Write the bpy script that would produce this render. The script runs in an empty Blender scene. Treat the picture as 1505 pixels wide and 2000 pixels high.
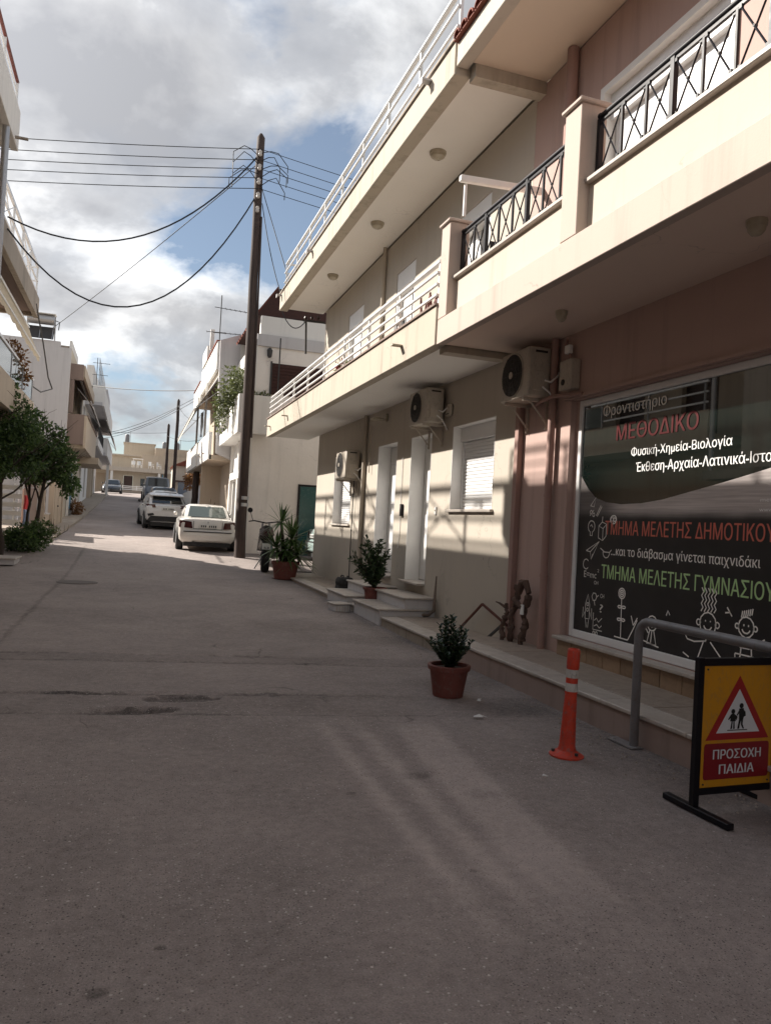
import bpy, bmesh, math, random, mathutils
from mathutils import Vector, Matrix, noise as mnoise
sc = bpy.context.scene
C = sc.collection
R_ = math.radians
EXPOSURE = 0.95; SKY_STRENGTH = 0.1; SUN_ENERGY = 5.0; CLOUD_SEED = 0.0; CLOUD_OFF = (15.43, 12.1, 2.3); CLOUD_GLOW = 6.5; CLOUD_BASE = 3.9

# ------------------------------------------------------------------ camera
cam_d = bpy.data.cameras.new('camera'); cam = bpy.data.objects.new('camera', cam_d); C.objects.link(cam)
cam_d.sensor_fit = 'VERTICAL'; cam_d.sensor_height = 36.0; cam_d.sensor_width = 27.09; cam_d.lens = 27.0
cam_d.clip_start = 0.05; cam_d.clip_end = 3000
fy = Vector((-0.33167, 0.0, -1.0)).normalized()          # street direction seen from the camera
uz = Vector((0.055, 1.0, -0.018242)).normalized()        # world up seen from the camera (hand-held roll)
rx = fy.cross(uz)
M = Matrix((rx, fy, uz)).to_4x4(); M.translation = (0, 0, 1.6)
cam.matrix_world = M
sc.camera = cam
sc.view_settings.view_transform = 'Standard'; sc.view_settings.look = 'None'
sc.view_settings.gamma = 1.0; sc.view_settings.use_curve_mapping = False
sc.view_settings.exposure = EXPOSURE

# ------------------------------------------------------------------ sky and sun
SUN = Vector((1.0, -0.76, -0.884)).normalized()           # direction the light travels
el = math.asin(-SUN.z); rot = math.atan2(-SUN.x, -SUN.y)
w = bpy.data.worlds.new('World'); sc.world = w; w.use_nodes = True
nt = w.node_tree; nt.nodes.clear()
def N(t, **k):
    n = nt.nodes.new(t)
    for a, b in k.items():
        if a.startswith('i_'): n.inputs[a[2:].replace('_', ' ')].default_value = b
        else: setattr(n, a, b)
    return n
def lk(a, b): nt.links.new(a, b)
def MA(op, a, b=None, c=None, clamp=False):
    n = nt.nodes.new('ShaderNodeMath'); n.operation = op; n.use_clamp = clamp
    for i, v in enumerate((a, b, c)):
        if v is None: continue
        if isinstance(v, (int, float)): n.inputs[i].default_value = v
        else: nt.links.new(v, n.inputs[i])
    return n.outputs[0]
def VM(op, a, b=None):
    n = nt.nodes.new('ShaderNodeVectorMath'); n.operation = op
    for i, v in enumerate((a, b)):
        if v is None: continue
        if isinstance(v, (tuple, list, Vector)): n.inputs[i].default_value = v
        else: nt.links.new(v, n.inputs[i])
    return n
def ramp(fac, stops):
    n = nt.nodes.new('ShaderNodeValToRGB'); e = n.color_ramp.elements
    while len(e) < len(stops): e.new(0.5)
    for q, (p, c) in zip(e, stops):
        q.position = p; q.color = (c, c, c, 1) if isinstance(c, (int, float)) else tuple(c) + (1,)
    nt.links.new(fac, n.inputs[0]); return n.outputs[0]
def mixc(f, a, b, mode='MIX'):
    n = nt.nodes.new('ShaderNodeMix'); n.data_type = 'RGBA'; n.blend_type = mode
    for i, v in ((0, f), (6, a), (7, b)):
        if isinstance(v, (int, float)): n.inputs[i].default_value = v
        elif isinstance(v, (tuple, list)): n.inputs[i].default_value = tuple(v) + ((1,) if len(v) == 3 else ())
        else: nt.links.new(v, n.inputs[i])
    return n.outputs[2]
sky = N('ShaderNodeTexSky', sky_type='NISHITA', sun_disc=False, sun_elevation=el, sun_rotation=rot, air_density=1.0, dust_density=0.5, ozone_density=1.2)
tc = N('ShaderNodeTexCoord')
d = VM('NORMALIZE', tc.outputs['Generated']).outputs[0]
sp = N('ShaderNodeSeparateXYZ'); lk(d, sp.inputs[0])
zz = MA('ADD', MA('MAXIMUM', sp.outputs[2], 0.0), 0.42)
cb = N('ShaderNodeCombineXYZ'); lk(MA('DIVIDE', sp.outputs[0], zz), cb.inputs[0]); lk(MA('DIVIDE', sp.outputs[1], zz), cb.inputs[1])
cb.inputs[2].default_value = CLOUD_SEED
def noise(vec, scale, detail=8, rough=0.55, dist=0.0):
    n = N('ShaderNodeTexNoise', noise_dimensions='3D'); n.inputs['Scale'].default_value = scale; n.inputs['Detail'].default_value = detail
    n.inputs['Roughness'].default_value = rough; n.inputs['Distortion'].default_value = dist; lk(vec, n.inputs['Vector']); return n.outputs['Fac']
cv = VM('ADD', cb.outputs[0], CLOUD_OFF).outputs[0]
big = noise(cv, 1.9, 11, 0.55, 0.15)
cover = ramp(big, [(0.43, 0.0), (0.495, 0.82), (0.6, 1.0)])
fine = noise(VM('ADD', cv, (-18.8, -1.4, 4.4)).outputs[0], 3.7, 9, 0.55, 0.2)
sdot = MA('MAXIMUM', VM('DOT_PRODUCT', d, tuple(-SUN)).outputs['Value'], 0.0)
glow = MA('POWER', sdot, 5.0)
thick = MA('ADD', MA('MULTIPLY', big, 0.42), MA('MULTIPLY', fine, 0.58))
shade = ramp(thick, [(0.43, (1.75, 1.74, 1.72)), (0.475, (1.2, 1.2, 1.2)), (0.525, (0.76, 0.765, 0.785)), (0.61, (0.52, 0.53, 0.565))])
cloudc = VM('SCALE', shade); cloudc.inputs[3].default_value = 1.0
lk(MA('ADD', MA('MULTIPLY', glow, CLOUD_GLOW), CLOUD_BASE), cloudc.inputs[3])
skys = VM('SCALE', sky.outputs[0]); skys.inputs[3].default_value = 0.56
hazed = mixc(0.14, skys.outputs[0], (4.2, 4.5, 4.6))
mixed = mixc(cover, hazed, cloudc.outputs[0])
bg = N('ShaderNodeBackground'); bg.inputs['Strength'].default_value = SKY_STRENGTH; lk(mixed, bg.inputs['Color'])
wo = N('ShaderNodeOutputWorld'); lk(bg.outputs[0], wo.inputs[0])

sun_d = bpy.data.lights.new('sun', 'SUN'); sun_d.energy = SUN_ENERGY; sun_d.angle = R_(0.55); sun_d.color = (1.0, 0.93, 0.84)
sun = bpy.data.objects.new('sun', sun_d); C.objects.link(sun); sun.rotation_euler = SUN.to_track_quat('-Z', 'Y').to_euler(); sun.location = (-20, 15, 25)

# ------------------------------------------------------------------ materials
def new_mat(name):
    global nt
    m = bpy.data.materials.new(name); m.use_nodes = True; nt = m.node_tree; nt.nodes.clear()
    out = N('ShaderNodeOutputMaterial'); b = N('ShaderNodeBsdfPrincipled'); lk(b.outputs[0], out.inputs[0])
    return m, b
def objco():
    return N('ShaderNodeTexCoord').outputs['Object']
def geopos():
    return N('ShaderNodeNewGeometry').outputs['Position']
def bump(b, h, strength=0.3, dist=0.01):
    n = N('ShaderNodeBump'); n.inputs['Strength'].default_value = strength; n.inputs['Distance'].default_value = dist
    lk(h, n.inputs['Height']); lk(n.outputs[0], b.inputs['Normal'])
def plaster(name, col, rough=0.85, var=0.12, bumpk=0.25, grain=60.0, streak=0.12, island=0.0, scale=1.0):
    """painted render or concrete: blotches, fine grain, faint vertical weathering streaks"""
    m, b = new_mat(name); p = geopos()
    a = noise(p, 0.9 * scale, 6, 0.6); g = noise(p, grain, 3, 0.6)
    st = VM('MULTIPLY', p, (3.2, 3.2, 0.22)).outputs[0]; s = noise(st, 1.4, 5, 0.65)
    f = MA('ADD', MA('MULTIPLY', MA('SUBTRACT', a, 0.5), var * 2.2), MA('MULTIPLY', MA('SUBTRACT', g, 0.5), var * 0.7))
    f = MA('SUBTRACT', f, MA('MULTIPLY', MA('MAXIMUM', MA('SUBTRACT', s, 0.52), 0.0), streak * 5))
    vc = N('ShaderNodeTexVoronoi', feature='DISTANCE_TO_EDGE'); vc.inputs['Scale'].default_value = 0.55; nz = N('ShaderNodeTexNoise'); nz.inputs['Scale'].default_value = 1.9; nz.inputs['Detail'].default_value = 5; lk(p, nz.inputs['Vector']); lk(VM('ADD', p, nz.outputs['Color']).outputs[0], vc.inputs['Vector'])
    f = MA('SUBTRACT', f, MA('MULTIPLY', MA('MULTIPLY', ramp(vc.outputs['Distance'], [(0.0, 1.0), (0.0045, 0.0)]), ramp(noise(p, 0.5, 3), [(0.53, 0.0), (0.6, 1.0)])), 0.3))
    if island:
        f = MA('ADD', f, MA('MULTIPLY', MA('SUBTRACT', N('ShaderNodeObjectInfo').outputs['Random'], 0.5), island))
    c = VM('SCALE', tuple(col)); lk(MA('ADD', f, 1.0), c.inputs[3]); lk(c.outputs[0], b.inputs['Base Color'])
    b.inputs['Roughness'].default_value = rough
    if bumpk: bump(b, MA('ADD', g, MA('MULTIPLY', noise(p, 9.0, 4, 0.6), 0.8)), bumpk, 0.004)
    return m
def paint(name, col, rough=0.4, metal=0.0, var=0.06, coat=0.0, bumpk=0.0, sc_=7.0, spec=0.5, scuff=0.0):
    m, b = new_mat(name); p = geopos()
    a = noise(p, sc_, 5, 0.6)
    c = VM('SCALE', tuple(col)); lk(MA('ADD', MA('MULTIPLY', MA('SUBTRACT', a, 0.5), var * 3), 1.0), c.inputs[3]); cc = c.outputs[0]
    if scuff: cc = mixc(MA('MULTIPLY', ramp(noise(VM('MULTIPLY', p, (1.0, 1.0, 0.45)).outputs[0], 38.0, 6, 0.7, 0.8), [(0.52, 0.0), (0.66, 1.0)]), scuff), cc, (0.16, 0.13, 0.115))
    lk(cc, b.inputs['Base Color'])
    lk(MA('ADD', MA('MULTIPLY', MA('SUBTRACT', noise(p, 13.0, 4), 0.5), 0.25), rough, clamp=True), b.inputs['Roughness'])
    b.inputs['Metallic'].default_value = metal; b.inputs['Coat Weight'].default_value = coat; b.inputs['Coat Roughness'].default_value = 0.06
    b.inputs['Specular IOR Level'].default_value = spec
    if bumpk: bump(b, noise(p, 40.0, 4), bumpk, 0.003)
    return m
def leafmat(name, col, col2, trans=0.25, rough=0.5):
    m, b = new_mat(name)
    r = N('ShaderNodeNewGeometry').outputs['Random Per Island']
    c = mixc(r, col, col2); lk(c, b.inputs['Base Color']); b.inputs['Roughness'].default_value = rough
    t = N('ShaderNodeBsdfTranslucent'); q = VM('SCALE', c); q.inputs[3].default_value = 1.3; lk(q.outputs[0], t.inputs['Color'])
    mx = N('ShaderNodeMixShader'); mx.inputs[0].default_value = trans
    lk(b.outputs[0], mx.inputs[1]); lk(t.outputs[0], mx.inputs[2])
    out = [n for n in nt.nodes if n.type == 'OUTPUT_MATERIAL'][0]; lk(mx.outputs[0], out.inputs[0]); return m
def flat(name, col, rough=0.6, emit=0.0, spec=0.4):
    m, b = new_mat(name); b.inputs['Base Color'].default_value = tuple(col) + (1,); b.inputs['Roughness'].default_value = rough
    b.inputs['Specular IOR Level'].default_value = spec
    if emit: b.inputs['Emission Color'].default_value = tuple(col) + (1,); b.inputs['Emission Strength'].default_value = emit
    return m
def wood(name, col, col2, axis=2, rough=0.8):
    m, b = new_mat(name); p = objco(); s = [26.0, 26.0, 26.0]; s[axis] = 1.3
    g = noise(VM('MULTIPLY', p, tuple(s)).outputs[0], 1.0, 6, 0.65, 0.6)
    g2 = noise(p, 2.3, 4, 0.6)
    c = mixc(ramp(g, [(0.3, 0.0), (0.72, 1.0)]), col, col2)
    c = mixc(MA('MULTIPLY', g2, 0.45), c, tuple(x * 0.4 for x in col)); lk(c, b.inputs['Base Color']); b.inputs['Roughness'].default_value = rough
    bump(b, g, 0.6, 0.006); return m
def stone(name, col, col2, rough=0.45, scale=3.0, island=0.15):
    m, b = new_mat(name); p = geopos()
    v = noise(p, scale, 9, 0.7, 1.6); g = noise(p, 70, 3)
    c = mixc(ramp(v, [(0.38, 0.0), (0.62, 1.0)]), col, col2)
    k = MA('ADD', 1.0, MA('ADD', MA('MULTIPLY', MA('SUBTRACT', N('ShaderNodeObjectInfo').outputs['Random'], 0.5), island), MA('MULTIPLY', MA('SUBTRACT', g, 0.5), 0.25)))
    q = VM('SCALE', c); lk(k, q.inputs[3]); lk(q.outputs[0], b.inputs['Base Color'])
    lk(MA('ADD', MA('MULTIPLY', v, 0.3), rough - 0.15), b.inputs['Roughness']); bump(b, MA('ADD', g, v), 0.15, 0.003); return m
def asphalt(name, near=True):
    m, b = new_mat(name); p = geopos()
    s = N('ShaderNodeSeparateXYZ'); lk(p, s.inputs[0]); X, Y = s.outputs[0], s.outputs[1]
    a = noise(p, 0.35, 6, 0.62); a2 = noise(p, 2.2, 6, 0.65); g = noise(p, 110, 3, 0.7); g2 = noise(p, 300, 2, 0.6)
    f = MA('ADD', MA('MULTIPLY', MA('SUBTRACT', a, 0.5), 0.95), MA('MULTIPLY', MA('SUBTRACT', a2, 0.5), 0.6))
    f = MA('ADD', f, MA('MULTIPLY', MA('SUBTRACT', g, 0.5), 1.1)); f = MA('ADD', f, MA('MULTIPLY', MA('SUBTRACT', g2, 0.5), 0.8))
    wob = MA('MULTIPLY', MA('SUBTRACT', noise(p, 1.1, 5, 0.65), 0.5), 0.5)
    wob2 = MA('MULTIPLY', MA('SUBTRACT', noise(p, 6.0, 5, 0.7), 0.5), 0.22)
    yw = MA('ADD', MA('ADD', MA('ADD', Y, MA('MULTIPLY', X, 0.13)), MA('MULTIPLY', wob, 0.45)), wob2)
    def band(v, lo, hi, soft):
        n1 = N('ShaderNodeMapRange', interpolation_type='SMOOTHSTEP'); lk(v, n1.inputs[0]); n1.inputs[1].default_value = lo - soft; n1.inputs[2].default_value = lo + soft
        n2 = N('ShaderNodeMapRange', interpolation_type='SMOOTHSTEP'); lk(v, n2.inputs[0]); n2.inputs[1].default_value = hi - soft; n2.inputs[2].default_value = hi + soft
        return MA('MULTIPLY', n1.outputs[0], MA('SUBTRACT', 1.0, n2.outputs[0]))
    left = N('ShaderNodeMapRange'); lk(X, left.inputs[0]); left.inputs[1].default_value = 2.6; left.inputs[2].default_value = 0.4
    # worn trench repairs across the road: darker seams, slightly different mix between them
    for lo, hi, k in ((6.44, 7.17, -0.10), (8.71, 9.13, -0.14)):
        f = MA('ADD', f, MA('MULTIPLY', band(yw, lo, hi, 0.03), k))
    for c0, wd, k in ((7.17, 0.03, -0.55), (6.44, 0.022, -0.36), (9.13, 0.035, -0.34), (8.71, 0.03, -0.28)):
        f = MA('ADD', f, MA('MULTIPLY', MA('MULTIPLY', band(yw, c0 - wd, c0 + wd, 0.03), k), MA('MULTIPLY', MA('ADD', 0.2, left.outputs[0]), ramp(noise(VM('ADD', p, (c0, 0, 0)).outputs[0], 1.6, 4, 0.6), [(0.36, 0.15), (0.56, 1.0)]))))
    # long seam at the left edge of the lane
    xs = MA('ADD', MA('SUBTRACT', X, MA('MULTIPLY', MA('SUBTRACT', Y, 9.8), 0.012)), wob2)
    f = MA('ADD', f, MA('MULTIPLY', MA('MULTIPLY', band(xs, -1.40, -1.33, 0.03), band(Y, 3.0, 24.0, 1.0)), -0.28))
    # polished wheel tracks running out from the repaired strip
    for x0, sl, wd, k in ((1.50, 0.02, 0.05, 0.40), (1.76, 0.03, 0.06, 0.38), (2.12, 0.10, 0.18, 0.40)):
        xx = MA('ADD', MA('SUBTRACT', X, MA('MULTIPLY', MA('SUBTRACT', Y, 4.3), sl)), MA('MULTIPLY', wob2, 0.6))
        f = MA('ADD', f, MA('MULTIPLY', MA('MULTIPLY', band(xx, x0 - wd, x0 + wd, 0.06), band(Y, 2.9, 5.8, 0.5)), k))
    f = MA('ADD', f, MA('MULTIPLY', MA('MULTIPLY', band(MA('ADD', X, wob), 0.9, 3.4, 0.5), band(Y, -2.0, 6.0, 1.2)), 0.05))
    f = MA('ADD', f, MA('MULTIPLY', MA('SUBTRACT', noise(p, 16.0, 5, 0.7), 0.5), 0.85))
    # grime gathered along the kerb
    f = MA('SUBTRACT', f, MA('MULTIPLY', band(MA('ADD', X, MA('MULTIPLY', wob, 0.7)), 3.45, 5.0, 0.25), 0.22))
    # oil drips and stains
    for x, y, r, k in ((1.87, 4.65, 0.13, -0.42), (2.13, 4.27, 0.13, -0.2), (1.33, 4.4, 0.04, -0.32), (1.62, 3.3, 0.03, -0.4), (0.2, 2.95, 0.025, -0.45), (-0.02, 2.72, 0.045, -0.4), (3.4, 6.3, 0.42, -0.30), (3.2, 7.3, 0.6, -0.2), (3.5, 10.2, 0.8, -0.22), (0.72, 4.9, 0.025, -0.35), (2.6, 11.5, 1.1, -0.12), (-1.6, 12.5, 1.2, -0.12)):
        dd = VM('MULTIPLY', VM('SUBTRACT', p, (x, y, 0.0)).outputs[0], (1.0, 1.35, 0.0)).outputs[0]
        ln = MA('ADD', VM('LENGTH', dd).outputs['Value'], MA('MULTIPLY', wob2, min(1.6, r * 7)))
        mr = N('ShaderNodeMapRange', interpolation_type='SMOOTHSTEP'); lk(ln, mr.inputs[0]); mr.inputs[1].default_value = r * 1.15; mr.inputs[2].default_value = r * 0.35
        f = MA('ADD', f, MA('MULTIPLY', mr.outputs[0], k))
    for x, y, ax_, ay_ in ((0.13, 6.56, 0.36, 0.12), (0.52, 6.95, 0.36, 0.12)):
        dd = VM('MULTIPLY', VM('SUBTRACT', p, (x, y, 0.0)).outputs[0], (1 / ax_, 1 / ay_, 0.0)).outputs[0]
        ln = MA('ADD', VM('LENGTH', dd).outputs['Value'], MA('MULTIPLY', wob2, 3.0))
        mr = N('ShaderNodeMapRange', interpolation_type='SMOOTHSTEP'); lk(ln, mr.inputs[0]); mr.inputs[1].default_value = 1.05; mr.inputs[2].default_value = 0.85
        f = MA('ADD', f, MA('MULTIPLY', mr.outputs[0], -0.42))
    # cracks
    vc = N('ShaderNodeTexVoronoi', feature='DISTANCE_TO_EDGE'); vc.inputs['Scale'].default_value = 0.42; nz = N('ShaderNodeTexNoise'); nz.inputs['Scale'].default_value = 1.7; lk(p, nz.inputs['Vector']); lk(VM('ADD', p, nz.outputs['Color']).outputs[0], vc.inputs['Vector'])
    crk = ramp(vc.outputs['Distance'], [(0.0, 1.0), (0.006, 0.0)])
    f = MA('SUBTRACT', f, MA('MULTIPLY', MA('MULTIPLY', crk, ramp(noise(p, 0.6, 3), [(0.52, 0.0), (0.6, 1.0)])), 0.45))
    col = VM('SCALE', (0.305, 0.260, 0.240)); lk(MA('MAXIMUM', MA('ADD', f, 1.0), 0.12), col.inputs[3]); c = col.outputs[0]
    # pale and dark stones showing in the worn surface
    for sc1, th, cc, msk in ((27, 0.16, (0.66, 0.61, 0.57), (0.40, 0.62)), (58, 0.22, (0.50, 0.45, 0.42), (0.36, 0.6)), (44, 0.20, (0.075, 0.065, 0.062), (0.38, 0.6)), (85, 0.26, (0.10, 0.088, 0.084), (0.3, 0.5))):
        v = N('ShaderNodeTexVoronoi'); v.inputs['Scale'].default_value = sc1; lk(p, v.inputs['Vector'])
        sc3 = N('ShaderNodeSeparateColor'); lk(v.outputs['Color'], sc3.inputs[0])
        on = MA('MULTIPLY', MA('LESS_THAN', v.outputs['Distance'], th), MA('GREATER_THAN', sc3.outputs[0], 0.66))
        mm = ramp(noise(VM('ADD', p, (sc1, 0, 0)).outputs[0], 0.7, 3), [(msk[0], 0.0), (msk[1], 1.0)])
        c = mixc(MA('MULTIPLY', MA('MULTIPLY', on, mm), 0.92), c, cc)
    lk(c, b.inputs['Base Color']); lk(MA('ADD', MA('MULTIPLY', a2, 0.25), 0.72), b.inputs['Roughness']); b.inputs['Specular IOR Level'].default_value = 0.35
    bump(b, MA('ADD', MA('ADD', g, g2), MA('MULTIPLY', a2, 1.5)), 0.55, 0.006); return m

MT = {}
def mats():
    P = MT
    P['asphalt'] = asphalt('asphalt_worn')
    P['earth'] = plaster('dry_earth', (0.17, 0.14, 0.11), grain=25)
    P['beige'] = plaster('beige_render', (0.47, 0.42, 0.355), var=0.07, streak=0.07)
    P['beige_trim'] = plaster('beige_trim_paint', (0.46, 0.405, 0.33), var=0.09, streak=0.3)
    P['ceil_white'] = plaster('ceiling_paint', (0.84, 0.81, 0.765), var=0.06, streak=0.0)
    P['pink'] = plaster('dusty_pink_render', (0.46, 0.325, 0.285), var=0.08, streak=0.16)
    P['pinkpipe'] = plaster('dark_pink_paint', (0.34, 0.215, 0.185), var=0.06, streak=0.05, bumpk=0.05)
    P['peach'] = plaster('peach_render', (0.49, 0.405, 0.35), var=0.06, streak=0.16)
    P['cream'] = plaster('cream_render', (0.51, 0.45, 0.38), var=0.06, streak=0.16)
    P['peach_ceil'] = plaster('peach_ceiling', (0.74, 0.60, 0.51), var=0.05, streak=0.0)
    P['peach_ceil_up'] = plaster('upper_soffit_paint', (0.66, 0.55, 0.44), var=0.05, streak=0.0)
    P['marble'] = stone('pale_marble', (0.50, 0.45, 0.40), (0.40, 0.355, 0.315))
    P['paving'] = stone('beige_paving', (0.36, 0.30, 0.25), (0.29, 0.24, 0.2), scale=5)
    P['tile'] = stone('brown_tile', (0.30, 0.20, 0.125), (0.24, 0.16, 0.1), scale=7, island=0.35)
    P['white_paint'] = paint('white_paint', (0.78, 0.77, 0.75), 0.45)
    P['white_alu'] = paint('white_aluminium', (0.74, 0.74, 0.74), 0.35, var=0.03)
    P['white_wall'] = plaster('white_render', (0.74, 0.72, 0.69), var=0.05, streak=0.12)
    P['grey_white'] = plaster('greyish_white_render', (0.53, 0.515, 0.52), var=0.05, streak=0.15)
    P['rough_white'] = plaster('rough_white_render', (0.80, 0.755, 0.71), var=0.12, bumpk=0.9, grain=14, streak=0.1)
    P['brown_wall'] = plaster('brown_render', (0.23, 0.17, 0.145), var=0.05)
    P['tan_wall'] = plaster('tan_render', (0.48, 0.40, 0.315), var=0.06)
    P['ochre_wall'] = plaster('ochre_render', (0.54, 0.47, 0.375), var=0.06)
    P['concrete'] = plaster('weathered_concrete', (0.33, 0.28, 0.23), var=0.2, streak=0.4)
    P['kerb'] = plaster('stained_kerb', (0.33, 0.25, 0.22), var=0.16, streak=0.3, grain=30)
    P['manhole'] = plaster('worn_iron', (0.15, 0.13, 0.12), var=0.2, grain=40)
    P['black_metal'] = paint('black_metal', (0.007, 0.006, 0.009), 0.45, spec=0.3)
    P['grey_metal'] = paint('grey_pipe_paint', (0.19, 0.19, 0.2), 0.5, 0.2, var=0.15, scuff=0.5)
    P['steel'] = paint('galvanised_steel', (0.42, 0.42, 0.43), 0.4, 0.7)
    P['rust'] = paint('rusty_steel', (0.10, 0.028, 0.018), 0.8, var=0.3, bumpk=0.5)
    P['ac'] = paint('ac_casing', (0.46, 0.41, 0.345), 0.5, var=0.1, scuff=0.4)
    P['ac_dark'] = paint('ac_fan', (0.03, 0.025, 0.022), 0.6)
    P['dark_grey'] = paint('dark_grey', (0.045, 0.043, 0.043), 0.6)
    P['rubber'] = paint('black_rubber', (0.014, 0.013, 0.013), 0.75)
    P['orange'] = paint('orange_plastic', (0.56, 0.05, 0.022), 0.6, var=0.22, sc_=22, bumpk=0.1, scuff=0.55)
    P['reflect'] = paint('reflective_band', (0.55, 0.53, 0.50), 0.35, var=0.2, scuff=0.6)
    P['terracotta'] = paint('terracotta_plastic', (0.165, 0.045, 0.034), 0.7, var=0.2, scuff=0.5)
    P['soil'] = plaster('potting_soil', (0.045, 0.03, 0.02), grain=50)
    P['roof_tile'] = plaster('red_roof_tile', (0.21, 0.062, 0.04), var=0.15, island=0.5)
    P['dark_wood'] = wood('dark_roof_wood', (0.075, 0.026, 0.02), (0.03, 0.012, 0.01), 1)
    P['pole'] = wood('tarred_pole', (0.085, 0.056, 0.046), (0.022, 0.014, 0.013), 2)
    P['grey_wood'] = wood('weathered_wood', (0.24, 0.19, 0.155), (0.10, 0.07, 0.055), 2)
    P['bark'] = wood('bark', (0.075, 0.055, 0.042), (0.03, 0.022, 0.018), 2, 0.9)
    P['vine'] = wood('old_vine_wood', (0.16, 0.10, 0.075), (0.06, 0.035, 0.028), 2, 0.9)
    P['cable'] = flat('cable_black', (0.015, 0.015, 0.018), 0.6)
    P['porcelain'] = paint('porcelain', (0.52, 0.48, 0.45), 0.25)
    P['glass_dark'] = flat('dark_window_glass', (0.012, 0.016, 0.018), 0.04, spec=0.7)
    P['teal'] = paint('teal_door', (0.03, 0.105, 0.105), 0.25)
    P['car_white'] = paint('white_car_paint', (0.70, 0.67, 0.62), 0.3, coat=0.7, var=0.03)
    P['car_pearl'] = paint('pearl_car_paint', (0.62, 0.61, 0.6), 0.3, coat=0.7, var=0.03)
    P['car_black'] = paint('black_car_paint', (0.016, 0.017, 0.018), 0.25, coat=0.8)
    P['car_blue'] = paint('blue_grey_car_paint', (0.06, 0.085, 0.13), 0.3, coat=0.6)
    P['van_grey'] = paint('grey_van_paint', (0.16, 0.18, 0.22), 0.35, coat=0.5)
    P['car_mint'] = paint('pale_green_car_paint', (0.33, 0.43, 0.41), 0.3, coat=0.6)
    P['cladding'] = paint('car_plastic', (0.018, 0.018, 0.019), 0.6)
    P['car_glass'] = flat('car_glass', (0.02, 0.024, 0.026), 0.05, spec=0.8)
    P['rear_glass'] = flat('pale_rear_glass', (0.10, 0.12, 0.11), 0.06, spec=0.9)
    P['lamp_red'] = flat('tail_lamp', (0.06, 0.016, 0.016), 0.15)
    P['plate'] = flat('number_plate', (0.62, 0.62, 0.58), 0.4)
    P['plate_ink'] = flat('plate_ink', (0.02, 0.02, 0.03), 0.5)
    P['leaf_tree'] = leafmat('citrus_leaf', (0.02, 0.046, 0.013), (0.10, 0.16, 0.045), 0.35)
    P['leaf_shrub'] = leafmat('shrub_leaf', (0.014, 0.034, 0.014), (0.05, 0.085, 0.04), 0.12, 0.35)
    P['leaf_yucca'] = leafmat('yucca_leaf', (0.035, 0.075, 0.02), (0.11, 0.18, 0.055), 0.15, 0.4)
    P['leaf_oleander'] = leafmat('oleander_leaf', (0.02, 0.04, 0.016), (0.06, 0.10, 0.04), 0.18)
    P['leaf_olive'] = leafmat('olive_leaf', (0.06, 0.078, 0.025), (0.17, 0.19, 0.075), 0.3)
    P['leaf_rust'] = leafmat('rusty_leaf', (0.16, 0.06, 0.02), (0.26, 0.14, 0.05), 0.3)
    P['flower'] = flat('red_petals', (0.35, 0.03, 0.05), 0.6)
    P['awning'] = paint('cream_awning', (0.56, 0.46, 0.32), 0.8, var=0.08)
    P['awning_grey'] = paint('pale_awning', (0.55, 0.53, 0.48), 0.8, var=0.08)
    P['awning_brown'] = paint('brown_awning_cloth', (0.34, 0.24, 0.17), 0.8, var=0.08)  # plain brown cloth colour for the far left awnings
    P['cloth_red'] = paint('red_cloth', (0.35, 0.03, 0.035), 0.9)
    P['cloth_blue'] = paint('blue_cloth', (0.16, 0.2, 0.3), 0.9)
    P['cloth_pale'] = paint('pale_cloth', (0.5, 0.55, 0.6), 0.9)
    P['brown_door'] = paint('brown_door', (0.05, 0.02, 0.014), 0.45)
    P['blue_door'] = paint('blue_door', (0.10, 0.24, 0.36), 0.5)
    P['lamp_glass'] = paint('lamp_glass', (0.42, 0.37, 0.28), 0.3)
    P['yellow'] = paint('sign_yellow', (0.60, 0.27, 0.012), 0.4, var=0.06, scuff=0.25)
    P['sign_red'] = paint('sign_red', (0.36, 0.018, 0.02), 0.35, var=0.03)
    P['sign_dred'] = paint('sign_dark_red', (0.24, 0.014, 0.02), 0.35, var=0.03)
    P['sign_white'] = paint('sign_white', (0.70, 0.70, 0.72), 0.35, var=0.02)
    P['ink'] = flat('sign_ink', (0.01, 0.01, 0.01), 0.5)
    P['chalk'] = flat('chalk_white', (0.92, 0.90, 0.86), 0.5)
    P['chalk_grey'] = flat('chalk_grey', (0.74, 0.72, 0.68), 0.5)
    P['chalk_dim'] = flat('print_grey', (0.85, 0.83, 0.79), 0.5)
    P['print_white'] = flat('print_white', (0.85, 0.85, 0.84), 0.45)
    P['print_red'] = flat('print_brick_red', (0.62, 0.17, 0.12), 0.5)
    P['print_green'] = flat('print_leaf_green', (0.48, 0.70, 0.34), 0.5)
    P['neon'] = flat('lit_red_letters', (0.06, 0.003, 0.004), 0.4, emit=0.10)
    m, b = new_mat('shop_glass'); b.inputs['Base Color'].default_value = (0.006, 0.010, 0.009, 1); b.inputs['Roughness'].default_value = 0.015; b.inputs['IOR'].default_value = 2.3; P['shop_glass'] = m
    # printed vinyl: brushed silver under the wave fading into chalkboard black
    m, b = new_mat('window_vinyl'); p = geopos(); s = N('ShaderNodeSeparateXYZ'); lk(p, s.inputs[0])
    br = noise(VM('MULTIPLY', p, (1.0, 1.2, 40.0)).outputs[0], 1.2, 5, 0.6)
    silver = ramp(br, [(0.3, (0.40, 0.35, 0.34)), (0.7, (0.66, 0.60, 0.575))])
    board = ramp(noise(p, 3.0, 6, 0.6), [(0.3, (0.010, 0.009, 0.010)), (0.75, (0.021, 0.020, 0.022))])
    zf = MA('ADD', s.outputs[2], MA('MULTIPLY', MA('SUBTRACT', noise(p, 2.0, 3), 0.5), 0.05))
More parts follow.
